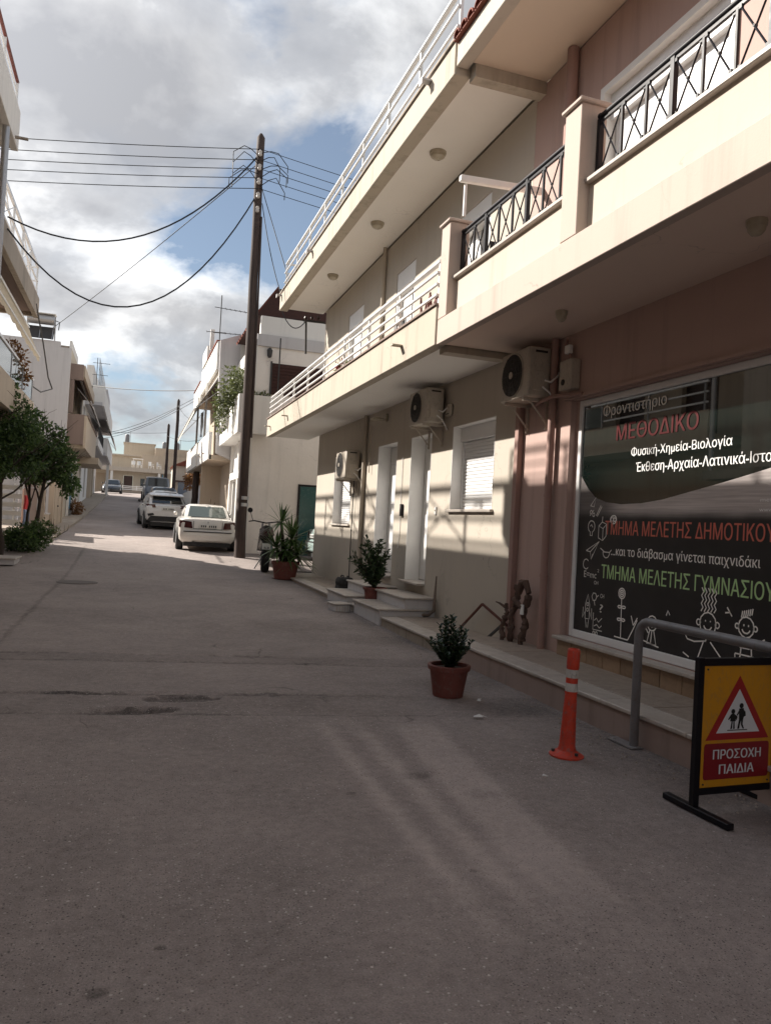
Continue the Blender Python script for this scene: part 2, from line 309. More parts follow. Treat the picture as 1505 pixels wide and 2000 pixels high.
    fz = N('ShaderNodeMapRange', interpolation_type='SMOOTHSTEP'); lk(zf, fz.inputs[0]); fz.inputs[1].default_value = 1.80; fz.inputs[2].default_value = 1.93
    fy2 = N('ShaderNodeMapRange', interpolation_type='SMOOTHSTEP'); lk(s.outputs[1], fy2.inputs[0]); fy2.inputs[1].default_value = 7.15; fy2.inputs[2].default_value = 6.75; fy2.inputs[3].default_value = 0.28
    lk(mixc(MA('MULTIPLY', fz.outputs[0], fy2.outputs[0]), board, silver), b.inputs['Base Color']); b.inputs['Roughness'].default_value = 0.42; P['vinyl'] = m
mats()
# ------------------------------------------------------------------ mesh helpers
class B:
    def __init__(s): s.v = []; s.f = []
    def add(s, vs, fs):
        k = len(s.v); s.v += [tuple(q) for q in vs]; s.f += [tuple(i + k for i in q) for q in fs]; return s
    def box(s, x0, x1, y0, y1, z0, z1):
        vs = [(x, y, z) for z in (z0, z1) for y in (y0, y1) for x in (x0, x1)]
        return s.add(vs, [(0, 2, 3, 1), (4, 5, 7, 6), (0, 1, 5, 4), (2, 6, 7, 3), (0, 4, 6, 2), (1, 3, 7, 5)])
    def hexa(s, bot, top):
        return s.add(list(bot) + list(top), [(3, 2, 1, 0), (4, 5, 6, 7)] + [(i, (i + 1) % 4, 4 + (i + 1) % 4, 4 + i) for i in range(4)])
    def tube(s, pts, r, n=8, caps=True):
        pts = [Vector(p) for p in pts]; rs = r if isinstance(r, (list, tuple)) else [r] * len(pts)
        rings = []; up = None
        for i, p in enumerate(pts):
            t = (pts[min(i + 1, len(pts) - 1)] - pts[max(i - 1, 0)]).normalized()
            if up is None: up = t.orthogonal().normalized()
            a = (up - t * up.dot(t)); a = a.normalized() if a.length > 1e-6 else t.orthogonal().normalized(); up = a; b = t.cross(a)
            rings.append([p + (a * math.cos(2 * math.pi * j / n) + b * math.sin(2 * math.pi * j / n)) * rs[i] for j in range(n)])
        vs = [q for ri in rings for q in ri]; fs = []
        for i in range(len(pts) - 1):
            for j in range(n): fs.append((i * n + j, i * n + (j + 1) % n, (i + 1) * n + (j + 1) % n, (i + 1) * n + j))
        if caps: fs += [tuple(range(n - 1, -1, -1)), tuple((len(pts) - 1) * n + j for j in range(n))]
        return s.add(vs, fs)
    def bar(s, a, b, wx, wz):
        """square-section bar between two points"""
        a, b = Vector(a), Vector(b); t = (b - a).normalized(); u = Vector((0, 0, 1)) if abs(t.z) < 0.9 else Vector((1, 0, 0))
        p = t.cross(u).normalized() * wx / 2; q = p.cross(t).normalized() * wz / 2
        return s.hexa([a - p - q, a + p - q, a + p + q, a - p + q], [b - p - q, b + p - q, b + p + q, b - p + q])
    def lathe(s, prof, n=24, c=(0, 0, 0)):
        vs = []; fs = []
        for r, z in prof: vs += [(c[0] + r * math.cos(2 * math.pi * j / n), c[1] + r * math.sin(2 * math.pi * j / n), c[2] + z) for j in range(n)]
        for i in range(len(prof) - 1):
            for j in range(n): fs.append((i * n + j, i * n + (j + 1) % n, (i + 1) * n + (j + 1) % n, (i + 1) * n + j))
        fs += [tuple(range(n - 1, -1, -1)), tuple((len(prof) - 1) * n + j for j in range(n))]
        return s.add(vs, fs)
    def disc(s, c, axis, r, t, n=24):
        """short cylinder, axis 0/1/2"""
        c = Vector(c); d = Vector((0, 0, 0)); d[axis] = t / 2
        return s.tube([c - d, c + d], r, n)
    def prism(s, pts, d):
        """polygon of 3d points pushed along d"""
        pts = [Vector(p) for p in pts]; d = Vector(d); n = len(pts)
        nrm = sum(((pts[i] - pts[0]).cross(pts[(i + 1) % n] - pts[0]) for i in range(1, n - 1)), Vector())
        if nrm.dot(d) > 0: pts = pts[::-1]
        return s.add(pts + [p + d for p in pts], [tuple(range(n)), tuple(range(2 * n - 1, n - 1, -1))] + [(i, n + i, n + (i + 1) % n, (i + 1) % n) for i in range(n)])
    def loft(s, rings, close=True, caps=True):
        n = len(rings[0]); vs = [q for r in rings for q in r]; fs = []
        for i in range(len(rings) - 1):
            for j in range(n if close else n - 1): fs.append((i * n + j, i * n + (j + 1) % n, (i + 1) * n + (j + 1) % n, (i + 1) * n + j))
        if caps: fs += [tuple(range(n - 1, -1, -1)), tuple((len(rings) - 1) * n + j for j in range(n))]
        return s.add(vs, fs)
    def build(s, name, mat, parent=None, smooth=False, bev=0.0, fix=False):
        me = bpy.data.meshes.new(name); me.from_pydata(s.v, [], s.f)
        if fix or bev:
            bm = bmesh.new(); bm.from_mesh(me)
            if fix: bmesh.ops.recalc_face_normals(bm, faces=bm.faces)
            if bev:
                es = [e for e in bm.edges if len(e.link_faces) == 2 and e.calc_face_angle(0) > 0.5]
                bmesh.ops.bevel(bm, geom=es, offset=bev, segments=1, affect='EDGES', profile=0.5, clamp_overlap=True)
            bm.to_mesh(me); bm.free()
        me.materials.append(MT[mat] if isinstance(mat, str) else mat)
        if smooth:
            me.shade_smooth()
            if smooth != 'all': me.set_sharp_from_angle(angle=R_(38))
        o = bpy.data.objects.new(name, me); C.objects.link(o)
        if parent: o.parent = parent
        return o
def tag(o, label=None, cat=None, group=None, kind=None):
    if label: o['label'] = label
    if cat: o['category'] = cat
    if group: o['group'] = group
    if kind: o['kind'] = kind
    return o
def thing(name, label, cat, group=None, loc=(0, 0, 0), rz=0.0):
    o = bpy.data.objects.new(name, None); C.objects.link(o); o.location = loc; o.rotation_euler = (0, 0, rz); o.empty_display_size = 0.2
    return tag(o, label, cat, group)
def share(name, me, parent, loc, rot=(0, 0, 0), scale=(1, 1, 1)):
    o = bpy.data.objects.new(name, me); C.objects.link(o); o.parent = parent; o.location = loc; o.rotation_euler = rot; o.scale = scale; return o
GP = [(-300, 0), (10, 0), (14, .075), (18, .115), (20, .2), (22, .36), (24, .5), (28, .66), (34, .9), (40, 1.2), (50, 1.85), (63, 2.65), (75, 3.2), (95, 3.85), (150, 5.0), (2000, 5.0)]
def gz(y):
    for (a, p), (b, q) in zip(GP, GP[1:]):
        if a <= y <= b: return p + (q - p) * (y - a) / (b - a)
    return 0.0
def wallx(X, th, y0, y1, z0, z1, holes=()):
    """wall facing -X at X (th > 0 goes to +X; th < 0 faces +X) with rectangular openings (ya, yb, za, zb)"""
    b = B(); ys = sorted({y0, y1} | {h[0] for h in holes} | {h[1] for h in holes}); zs = sorted({z0, z1} | {h[2] for h in holes} | {h[3] for h in holes})
    ys = [y for y in ys if y0 <= y <= y1]; zs = [z for z in zs if z0 <= z <= z1]
    def solid(i, j):
        if not (0 <= i < len(ys) - 1 and 0 <= j < len(zs) - 1): return False
        cy, cz = (ys[i] + ys[i + 1]) / 2, (zs[j] + zs[j + 1]) / 2
        return not any(h[0] < cy < h[1] and h[2] < cz < h[3] for h in holes)
    sg = 1 if th > 0 else -1
    def q(*p): b.add(p, [(0, 1, 2, 3) if sg > 0 else (3, 2, 1, 0)])
    X2 = X + th
    for i in range(len(ys) - 1):
        for j in range(len(zs) - 1):
            if not solid(i, j): continue
            a, c, e, g = ys[i], ys[i + 1], zs[j], zs[j + 1]
            q((X, c, e), (X, a, e), (X, a, g), (X, c, g)); q((X2, a, e), (X2, c, e), (X2, c, g), (X2, a, g))
            if not solid(i - 1, j): q((X, a, e), (X2, a, e), (X2, a, g), (X, a, g))
            if not solid(i + 1, j): q((X2, c, e), (X, c, e), (X, c, g), (X2, c, g))
            if not solid(i, j - 1): q((X, a, e), (X, c, e), (X2, c, e), (X2, a, e))
            if not solid(i, j + 1): q((X, c, g), (X, a, g), (X2, a, g), (X2, c, g))
    return b
def foliage(name, blobs, size, mat, parent, seed=1, aspect=0.45, gap=0.42, gscale=1.6, shell=0.45):
    """leaf-sized folded blades spread through uneven crown volumes; blobs = (centre, radii, count)"""
    rnd = random.Random(seed); b = B()
    for c, rad, n in blobs:
        c = Vector(c); k = 0; tries = 0
        while k < n and tries < n * 8:
            tries += 1
            d = Vector((rnd.gauss(0, 1), rnd.gauss(0, 1), rnd.gauss(0, 1)))
            if d.length < 1e-3: continue
            d.normalize(); r = (shell + (1 - shell) * rnd.random()) if rnd.random() < 0.8 else rnd.random()
            off = Vector((d.x * rad[0], d.y * rad[1], d.z * rad[2])) * r
            p = c + off
            nn = mnoise.noise(p * gscale + Vector((seed * 3.7, 0, 0))) * 0.5 + 0.5
            if nn < gap * (0.65 + 0.5 * r): continue
            k += 1
            L = size * (0.6 + 0.8 * rnd.random()); t = (d * 0.5 + Vector((rnd.gauss(0, .7), rnd.gauss(0, .7), rnd.gauss(-.1, .6)))).normalized()
            s = t.cross(Vector((rnd.gauss(0, 1), rnd.gauss(0, 1), rnd.gauss(0, 1))))
            if s.length < 1e-3: continue
            s = s.normalized() * L * aspect * 0.5; u = s.cross(t).normalized() * L * 0.08
            b.add([p, p + t * L * 0.5 + s + u, p + t * L, p + t * L * 0.5 - s + u], [(0, 1, 2), (0, 2, 3)])
    return b.build(name, mat, parent)
def limb(b, p, d, L, r, rnd, depth, tips, n=6):
    pts = [p]; rs = [r]; q = Vector(p); d = Vector(d).normalized()
    for i in range(4):
        d = (d + Vector((rnd.gauss(0, .16), rnd.gauss(0, .16), rnd.gauss(0.03, .1)))).normalized(); q = q + d * L / 4; pts.append(q.copy()); rs.append(r * (1 - 0.14 * (i + 1)))
    b.tube(pts, rs, n); tips.append(pts[-1])
    if depth:
        for k in range(2 + (rnd.random() < 0.5)):
            a = pts[rnd.choice((2, 3, 4))]; nd = (d + Vector((rnd.gauss(0, .7), rnd.gauss(0, .7), rnd.gauss(.15, .4)))).normalized()
            limb(b, a, nd, L * 0.62, r * 0.5, rnd, depth - 1, tips, 5)
def text(name, body, mat, parent, loc, width, height, axes, shear=0.0, bold=0.0):
    """lettering as flat mesh: axes = (reading direction, up direction); fitted to width and height"""
    cu = bpy.data.curves.new(name, 'FONT'); cu.body = body; cu.size = 1.0; cu.shear = shear
    o = bpy.data.objects.new(name, cu); C.objects.link(o); dg = bpy.context.evaluated_depsgraph_get(); dg.update()
    ev = o.evaluated_get(dg); oc = ev.to_curve(dg); cons = []
    for sp_ in oc.splines:
        P = []; bp = sp_.bezier_points; n = len(bp)
        if n:
            for i in range(n):
                p0, p1, p2, p3 = bp[i].co, bp[i].handle_right, bp[(i + 1) % n].handle_left, bp[(i + 1) % n].co
                st = 1 if (p1 - p0).cross(p3 - p0).length + (p2 - p0).cross(p3 - p0).length < 1e-5 else 5
                for k in range(st):
                    t = k / st; P.append(p0 * (1 - t) ** 3 + p1 * 3 * t * (1 - t) ** 2 + p2 * 3 * t * t * (1 - t) + p3 * t ** 3)
        else: P = [Vector(q.co[:3]) for q in sp_.points]
        if len(P) > 2: cons.append([Vector((p.x, p.y, 0)) for p in P])
    ev.to_curve_clear(); bpy.data.objects.remove(o); bpy.data.curves.remove(cu)
    xs = [p.x for P in cons for p in P]; x0 = min(xs); sx = width / (max(xs) - x0); sy = height / 0.72
    A, U = Vector(axes[0]), Vector(axes[1]); L = Vector(loc); Nn = A.cross(U); mesh = B()
    def W3(x, y, off=0.0): return L + A * ((x - x0) * sx) + U * (y * sy) + Nn * off
    cons.sort(key=lambda P: min(p.x for p in P)); groups = []      # contours that overlap sideways belong to one letter
    for P in cons:
        lo, hi = min(p.x for p in P), max(p.x for p in P)
        if groups and lo < groups[-1][0]: groups[-1][1].append(P); groups[-1][0] = max(groups[-1][0], hi)
        else: groups.append([hi, [P]])
    for _, G in groups:                                             # fill by non-zero winding, strip by strip
        E_ = [(P[i], P[(i + 1) % len(P)]) for P in G for i in range(len(P))]
        ys = sorted({round(p.y, 4) for P in G for p in P}); ys = [y for i, y in enumerate(ys) if i == 0 or y - ys[i - 1] > .004]
        lim = [(a + c * (b_ - a)) for a, b_ in zip(ys, ys[1:]) for c in ((0, .5) if b_ - a > .05 else (0,))] + [ys[-1]]
        for ya, yb in zip(lim, lim[1:]):
            ym = (ya + yb) / 2; cr = []
            for p, q in E_:
                if (p.y <= ym) != (q.y <= ym):
                    f = lambda y: p.x + (q.x - p.x) * max(0.0, min(1.0, (y - p.y) / (q.y - p.y)))
                    cr.append((f(ym), f(ya), f(yb), 1 if q.y > p.y else -1))
            cr.sort(); wn = 0
            for c in cr:
                if wn == 0: st_ = c
                wn += c[3]
                if wn == 0: mesh.add([W3(st_[1] - bold, ya), W3(c[1] + bold, ya), W3(c[2] + bold, yb), W3(st_[2] - bold, yb)], [(0, 1, 2, 3)])
    return mesh.build(name, mat, parent)
def ribbon(b, pts, wd, nrm):
    """flat stroke along a polyline lying in the plane with normal nrm"""
    nrm = Vector(nrm); pts = [Vector(p) for p in pts]; vs = []
    for i, p in enumerate(pts):
        t = (pts[min(i + 1, len(pts) - 1)] - pts[max(i - 1, 0)]); t = t.normalized() if t.length > 1e-6 else Vector((0, 0, 1)); s = t.cross(nrm).normalized() * wd / 2
        vs += [p - s, p + s]
    fs = []
    for i in range(len(pts) - 1): fs.append((2 * i, 2 * i + 1, 2 * i + 3, 2 * i + 2))
    b.add(vs, fs)
def sag(a, b_, s, n=20):
    a, b_ = Vector(a), Vector(b_); return [a.lerp(b_, i / n) - Vector((0, 0, 4 * s * (i / n) * (1 - i / n))) for i in range(n + 1)]
def cable(label, pts, r=0.012, name='overhead_cable', group='overhead cables'):
    return tag(B().tube(pts, r, 5).build(name, 'cable', None, True), label, 'cable', group)

# ------------------------------------------------------------------ ground and road
def pothole(x, y):
    """height of the worn road: sunken trench lines and one broken patch"""
    h = 0.0
    n = mnoise.noise(Vector((x * 1.3, y * 1.3, 4.0))); n2 = mnoise.noise(Vector((x * 7, y * 7, 2.0))); n3 = mnoise.noise(Vector((x * 22, y * 22, 7.0)))
    yy = y + 0.13 * x + 0.06 * n + 0.025 * n2
    def dip(v, c, wd): return max(0.0, 1 - abs(v - c) / wd)
    lf = max(0.0, min(1.0, (2.4 - x) / 2.0))
    h -= 0.018 * dip(yy, 7.17, 0.05) * (0.3 + lf) + 0.010 * dip(yy, 6.44, 0.045) * (0.3 + lf) + 0.012 * dip(yy, 9.13, 0.06) + 0.010 * dip(yy, 8.71, 0.05)
    h -= 0.010 * max(0.0, min(1.0, (7.15 - yy) / 0.06, (yy - 6.46) / 0.06))
    # broken hole in the trench
    e = ((x - 0.13 + 0.10 * n2) / 0.36) ** 2 + ((y - 6.56 + 0.06 * n2) / 0.13) ** 2
    if e < 1: h -= 0.06 * min(1.0, (1 - e) * 2.5) * (0.8 + 0.5 * n3)
    e = ((x - 0.52 + 0.06 * n2) / 0.36) ** 2 + ((y - 6.95 + 0.04 * n2) / 0.13) ** 2
    if e < 1: h -= 0.034 * min(1.0, (1 - e) * 4) * (0.8 + 0.6 * n3)
    h += 0.008 * mnoise.noise(Vector((x * 0.8, y * 0.8, 0))) + 0.0022 * n2 + 0.0012 * n3
    return h
def ground():
    xs = [-900, -300, -100, -40, -12, -4, 0, 4, 12, 40, 100, 300, 900]; ys = [-300, -60] + [p[0] for p in GP[1:-1]] + [250, 500, 1000, 1800]
    vs = [(x, y, gz(y) - 0.10) for y in ys for x in xs]; n = len(xs)
    fs = [(j * n + i, j * n + i + 1, (j + 1) * n + i + 1, (j + 1) * n + i) for j in range(len(ys) - 1) for i in range(n - 1)]
    tag(B().add(vs, fs).build('ground', 'earth'), kind='structure')
    # asphalt: fine grid close to the camera, coarser further on
    def grid(xs, ys, fine):
        vs = []; n = len(xs)
        for y in ys:
            for x in xs:

                vs.append((x, y, gz(y) + pothole(x, y)))
        fs = [(j * n + i, j * n + i + 1, (j + 1) * n + i + 1, (j + 1) * n + i) for j in range(len(ys) - 1) for i in range(n - 1)]
        return B().add(vs, fs)
    fr = lambda a, b_, s: [a + (b_ - a) * i / round((b_ - a) / s) for i in range(round((b_ - a) / s) + 1)]
    b = grid(fr(-3.4, 3.95, 0.035), fr(1.2, 9.4, 0.035), True)
    g2 = grid(fr(-3.4, 3.95, 0.245), fr(9.4, 24, 0.3), False); b.add(g2.v, g2.f)
    g3 = grid(fr(-3.4, 6.6, 0.5), fr(24, 100, 1.0), False); b.add(g3.v, g3.f)
    g4 = grid([-3.4, 3.95], fr(-30, 1.2, 1.2), False); b.add(g4.v, g4.f)
    g5 = grid([3.95, 5, 6, 7, 8, 9, 10, 11, 12], fr(20.5, 24.4, 0.3), False); b.add(g5.v, g5.f)
    tag(b.build('road', 'asphalt', None, 'all'), kind='structure')
ground()
def pz(y): return 0.25 if y < 9.0 else 0.165 + 0.055 * (y - 9.0) / 11.4
def sidewalk():
    o = thing('pavement', 'x', 'x'); del o['category']; del o['label']; tag(o, kind='structure'); rnd = random.Random(4)
    def slab(name, x0, x1, ya, yb, d0, d1, mat, bev):
        j = rnd.uniform(-.002, .002); q = lambda d: [(x0, ya, pz(ya + .001) + d + j), (x1, ya, pz(ya + .001) + d + j), (x1, yb, pz(yb - .001) + d + j), (x0, yb, pz(yb - .001) + d + j)]
        B().hexa(q(d0), q(d1)).build(name, mat, o, bev=bev)
    for (s0, s1, fm) in ((-6.0, 9.0, 'kerb'), (9.0, 20.45, 'concrete')):
        B().hexa([(3.86, s0, -.1), (4.75, s0, -.1), (4.75, s1, -.1), (3.86, s1, -.1)], [(3.86, s0, pz(s0) - .038), (4.75, s0, pz(s0) - .038), (4.75, s1, pz(s1 - .001) - .038), (3.86, s1, pz(s1 - .001) - .038)]).build('base', 'concrete', o)
        B().hexa([(3.842, s0, -.1), (3.858, s0, -.1), (3.858, s1, -.1), (3.842, s1, -.1)], [(3.842, s0, pz(s0) - .039), (3.858, s0, pz(s0) - .039), (3.858, s1, pz(s1 - .001) - .039), (3.842, s1, pz(s1 - .001) - .039)]).build('kerb_face', fm, o)
        for (x0, x1, L, m, bv, nm) in ((3.82, 4.10, 1.05, 'marble', .006, 'edge_slab'), (4.105, 4.745, .66, 'paving', .003, 'paving_slab')):
            y = s0
            while y < s1 - .05: y2 = min(y + L, s1); slab(nm, x0, x1, y + .003, y2 - .003, -.034, 0, m, bv); y = y2
sidewalk()
# ------------------------------------------------------------------ right-hand side: beige house and pink shop building
W = 4.75      # facade plane
FB = 3.55     # balcony fronts
def shutter(parent, y0, y1, z0, z1, X, name='roller_shutter'):
    """roller shutter: box on top, single slats, side guides"""
    o = B().box(X, X + .02, y0, y1, z0, z1).build(name, 'white_alu', parent)
    n = int((z1 - z0) / 0.052); me = None
    for i in range(n):
        z = z0 + (i + .5) * (z1 - z0) / n
        if me is None:
            h = (z1 - z0) / n
            s = B().loft([[(-.001, y, -h * .47), (-.010, y, -h * .30), (-.013, y, 0), (-.010, y, h * .30), (-.001, y, h * .47)] for y in (y0 + .02, y1 - .02)], close=True).build('slat', 'white_alu', o, fix=True)
            me = s.data; s.location = (X - .001, 0, z)
        else: share('slat', me, o, (X - .001, 0, z))
    for y in (y0, y1): B().box(X - .035, X - .002, y - .03 if y == y1 else y, y if y == y1 else y + .03, z0, z1).build('guide', 'white_alu', o)
    return o
def lining(parent, ya, yb, za, zb, d0, d1, mat='white_paint', sill=True, name='reveal'):
    """white plastered lining inside an opening"""
    e = 0.012
    B().box(W - .004, d1, yb - e, yb + .0, za, zb).build(name, mat, parent)
    B().box(W - .004, d1, ya, ya + e, za, zb).build(name, mat, parent)
    B().box(W - .004, d1, ya + e, yb - e, zb - e, zb).build(name, mat, parent)
    if sill: B().box(W - .05, d1, ya - .05, yb + .05, za - .03, za + .012).build('window_sill', 'marble', parent, bev=.006)
def beige_house():
    h = thing('beige_house', 'beige two-storey house with long white-railed balcony beside the pink shop', 'house')
    holes = [(9.67, 11.16, 1.90, 3.22), (12.05, 13.05, .66, 3.22), (13.82, 15.0, .66, 3.22), (16.92, 18.5, 1.58, 3.24),
             (13.35, 14.42, 4.30, 6.60), (16.7, 17.96, 4.30, 6.62), (10.2, 11.5, 4.30, 6.60)]
    wallx(W, .34, 8.96, 20.40, .05, 7.33, holes).build('wall', 'beige', h)
    B().box(W + .34, 13.0, 20.06, 20.40, .05, 7.33).build('side_wall', 'beige', h)
    # ground floor windows
    for (ya, yb, za, zb) in (holes[0], holes[3]):
        win = B().box(W + .26, W + .30, ya + .013, yb - .013, za + .013, zb - .013).build('window', 'glass_dark', h)
        lining(win, ya, yb, za, zb, W, W + .25)
        B().box(W + .13, W + .25, ya + .014, yb - .014, zb - .23, zb - .014).build('shutter_box', 'white_alu', win)
        sh = shutter(win, ya + .014, yb - .014, za + .02, zb - .235, W + .20)
    # doors with deep white jambs
    for k, (ya, yb, za, zb) in enumerate((holes[1], holes[2])):
        dr = B().box(W + .27, W + .33, ya + .013, yb - .013, za + .02, zb - .013).build('door', 'white_paint', h, bev=.005)
        lining(dr, ya, yb, za, zb, W, W + .265, sill=False)
        for (p, q) in ((.12, .46), (.54, .9)):
            B().box(W + .258, W + .268, ya + .16, yb - .16, za + (zb - za) * p, za + (zb - za) * q).build('panel', 'white_alu' if k else 'white_paint', dr, bev=.004)
        B().tube([(W + .262, ya + .1, za + 1.0), (W + .21, ya + .1, za + 1.0), (W + .21, ya + .2, za + 1.0)], .011, 6).build('handle', 'steel', dr, True)
    B().box(W + .235, W + .268, 13.95, 14.88, 2.86, 2.90).build('door_bar', 'white_alu', h)
    # upper doors
    for (ya, yb, za, zb) in holes[4:]:
        dr = B().box(W + .2, W + .24, ya + .08, yb - .08, za, zb - .08).build('balcony_door', 'glass_dark', h)
        B().box(W + .015, W + .19, ya + .003, ya + .08, za, zb - .003).build('frame', 'white_alu', dr); B().box(W + .015, W + .19, yb - .08, yb - .003, za, zb - .003).build('frame', 'white_alu', dr)
        B().box(W + .015, W + .19, ya + .081, yb - .081, zb - .35, zb - .003).build('shutter_box', 'white_alu', dr)
        B().box(W + .13, W + .19, (ya + yb) / 2 - .05, (ya + yb) / 2 + .05, za, zb - .351).build('frame', 'white_alu', dr)
        B().box(W + .12, W + .188, (ya + yb) / 2 + .051, yb - .081, za + .02, zb - .36).build('shutter', 'white_paint', dr)
    # balcony slab, front face and ceiling
    bal = B().box(FB, 4.749, 9.05, 21.72, 4.0, 4.22).build('balcony_slab', 'beige_trim', h)
    B().box(FB - .02, FB + .13, 9.06, 21.74, 3.93, 4.44).build('balcony_front', 'beige_trim', bal, bev=.008)
    B().box(FB + .131, 4.748, 9.25, 21.70, 3.955, 3.999).build('balcony_ceiling', 'ceil_white', bal)
    B().box(FB + .131, 4.748, 9.06, 9.249, 3.86, 3.999).build('edge_beam', 'beige_trim', bal)
    B().box(FB - .045, FB + .16, 9.06, 21.76, 4.441, 4.468).build('balcony_coping', 'brown_wall', bal)
    B().box(FB + .0, 4.75, 21.6, 21.722, 4.221, 4.44).build('balcony_end', 'beige_trim', bal)
    for y in (21.2, 18.75, 10.35):
        B().box(FB - .17, FB - .022, y - .05, y + .05, 4.17, 4.19).add([], []).build('drain_spout', 'beige_trim', bal)
    # roof slab, ceiling, roof front
    rf = B().box(FB + .2, 13.0, 8.9, 20.8, 7.43, 7.66).build('roof', 'beige_trim', h)
    B().box(FB - .02, FB + .2, 8.88, 20.82, 7.31, 7.74).build('roof_front', 'beige_trim', rf, bev=.01)
    B().box(FB + .201, 4.749, 8.9, 20.78, 7.375, 7.429).build('ceiling', 'ceil_white', rf)
    B().box(FB + .201, 4.749, 8.72, 8.899, 7.25, 7.429).build('edge_beam', 'beige_trim', rf)
    B().box(FB - .05, FB + .24, 8.86, 20.85, 7.741, 7.775).build('coping', 'concrete', rf)
    for y in (20.6, 16.9, 9.75):
        b = B(); b.box(FB - .16, FB - .022, y - .06, y + .06, 7.66, 7.685); b.box(FB - .16, FB - .14, y - .06, y + .06, 7.60, 7.66); b.build('drain_spout', 'grey_white', rf)
    return h
BH = beige_house()
def rail_white(name, label, X, y0, y1, z0, zt, bars, post_step, parent_end=None, r=.02, group=None, ends=(), mat='white_alu'):
    t = thing(name, label, 'railing', group)
    y = y0
    n = max(1, round((y1 - y0) / post_step))
    for i in range(n + 1):
        y = y0 + (y1 - y0) * i / n
        B().box(X - .02, X + .02, y - .02, y + .02, z0, zt - .03).build('post', mat, t)
    B().box(X - .035, X + .035, y0 - .03, y1 + .03, zt - .03, zt + .02).build('top_rail', mat, t, bev=.01)
    for z in bars: B().box(X - .056, X - .021, y0 - .02, y1 + .02, z - .018, z + .018).build('rail', mat, t, bev=.006)
    for X2 in ends:   # return at the far end, running towards the wall
        B().box(X + .04, X2, y1 - .02, y1 + .02, zt - .03, zt + .018).build('end_rail', mat, t)
        for z in bars: B().box(X + .03, X2, y1 - .02, y1 + .018, z - .017, z + .017).build('end_rail', mat, t)
    return t
rail_white('balcony_railing', 'white horizontal-bar railing of the beige first-floor balcony', FB + .05, 9.15, 21.55, 4.476, 5.04, (4.60, 4.74, 4.89), 1.55, ends=(4.74,))
rail_white('roof_railing', 'white slender railing along the beige house roof edge', FB + .06, 8.95, 20.45, 7.776, 8.5, (7.98, 8.24), 1.45, ends=(6.2,))
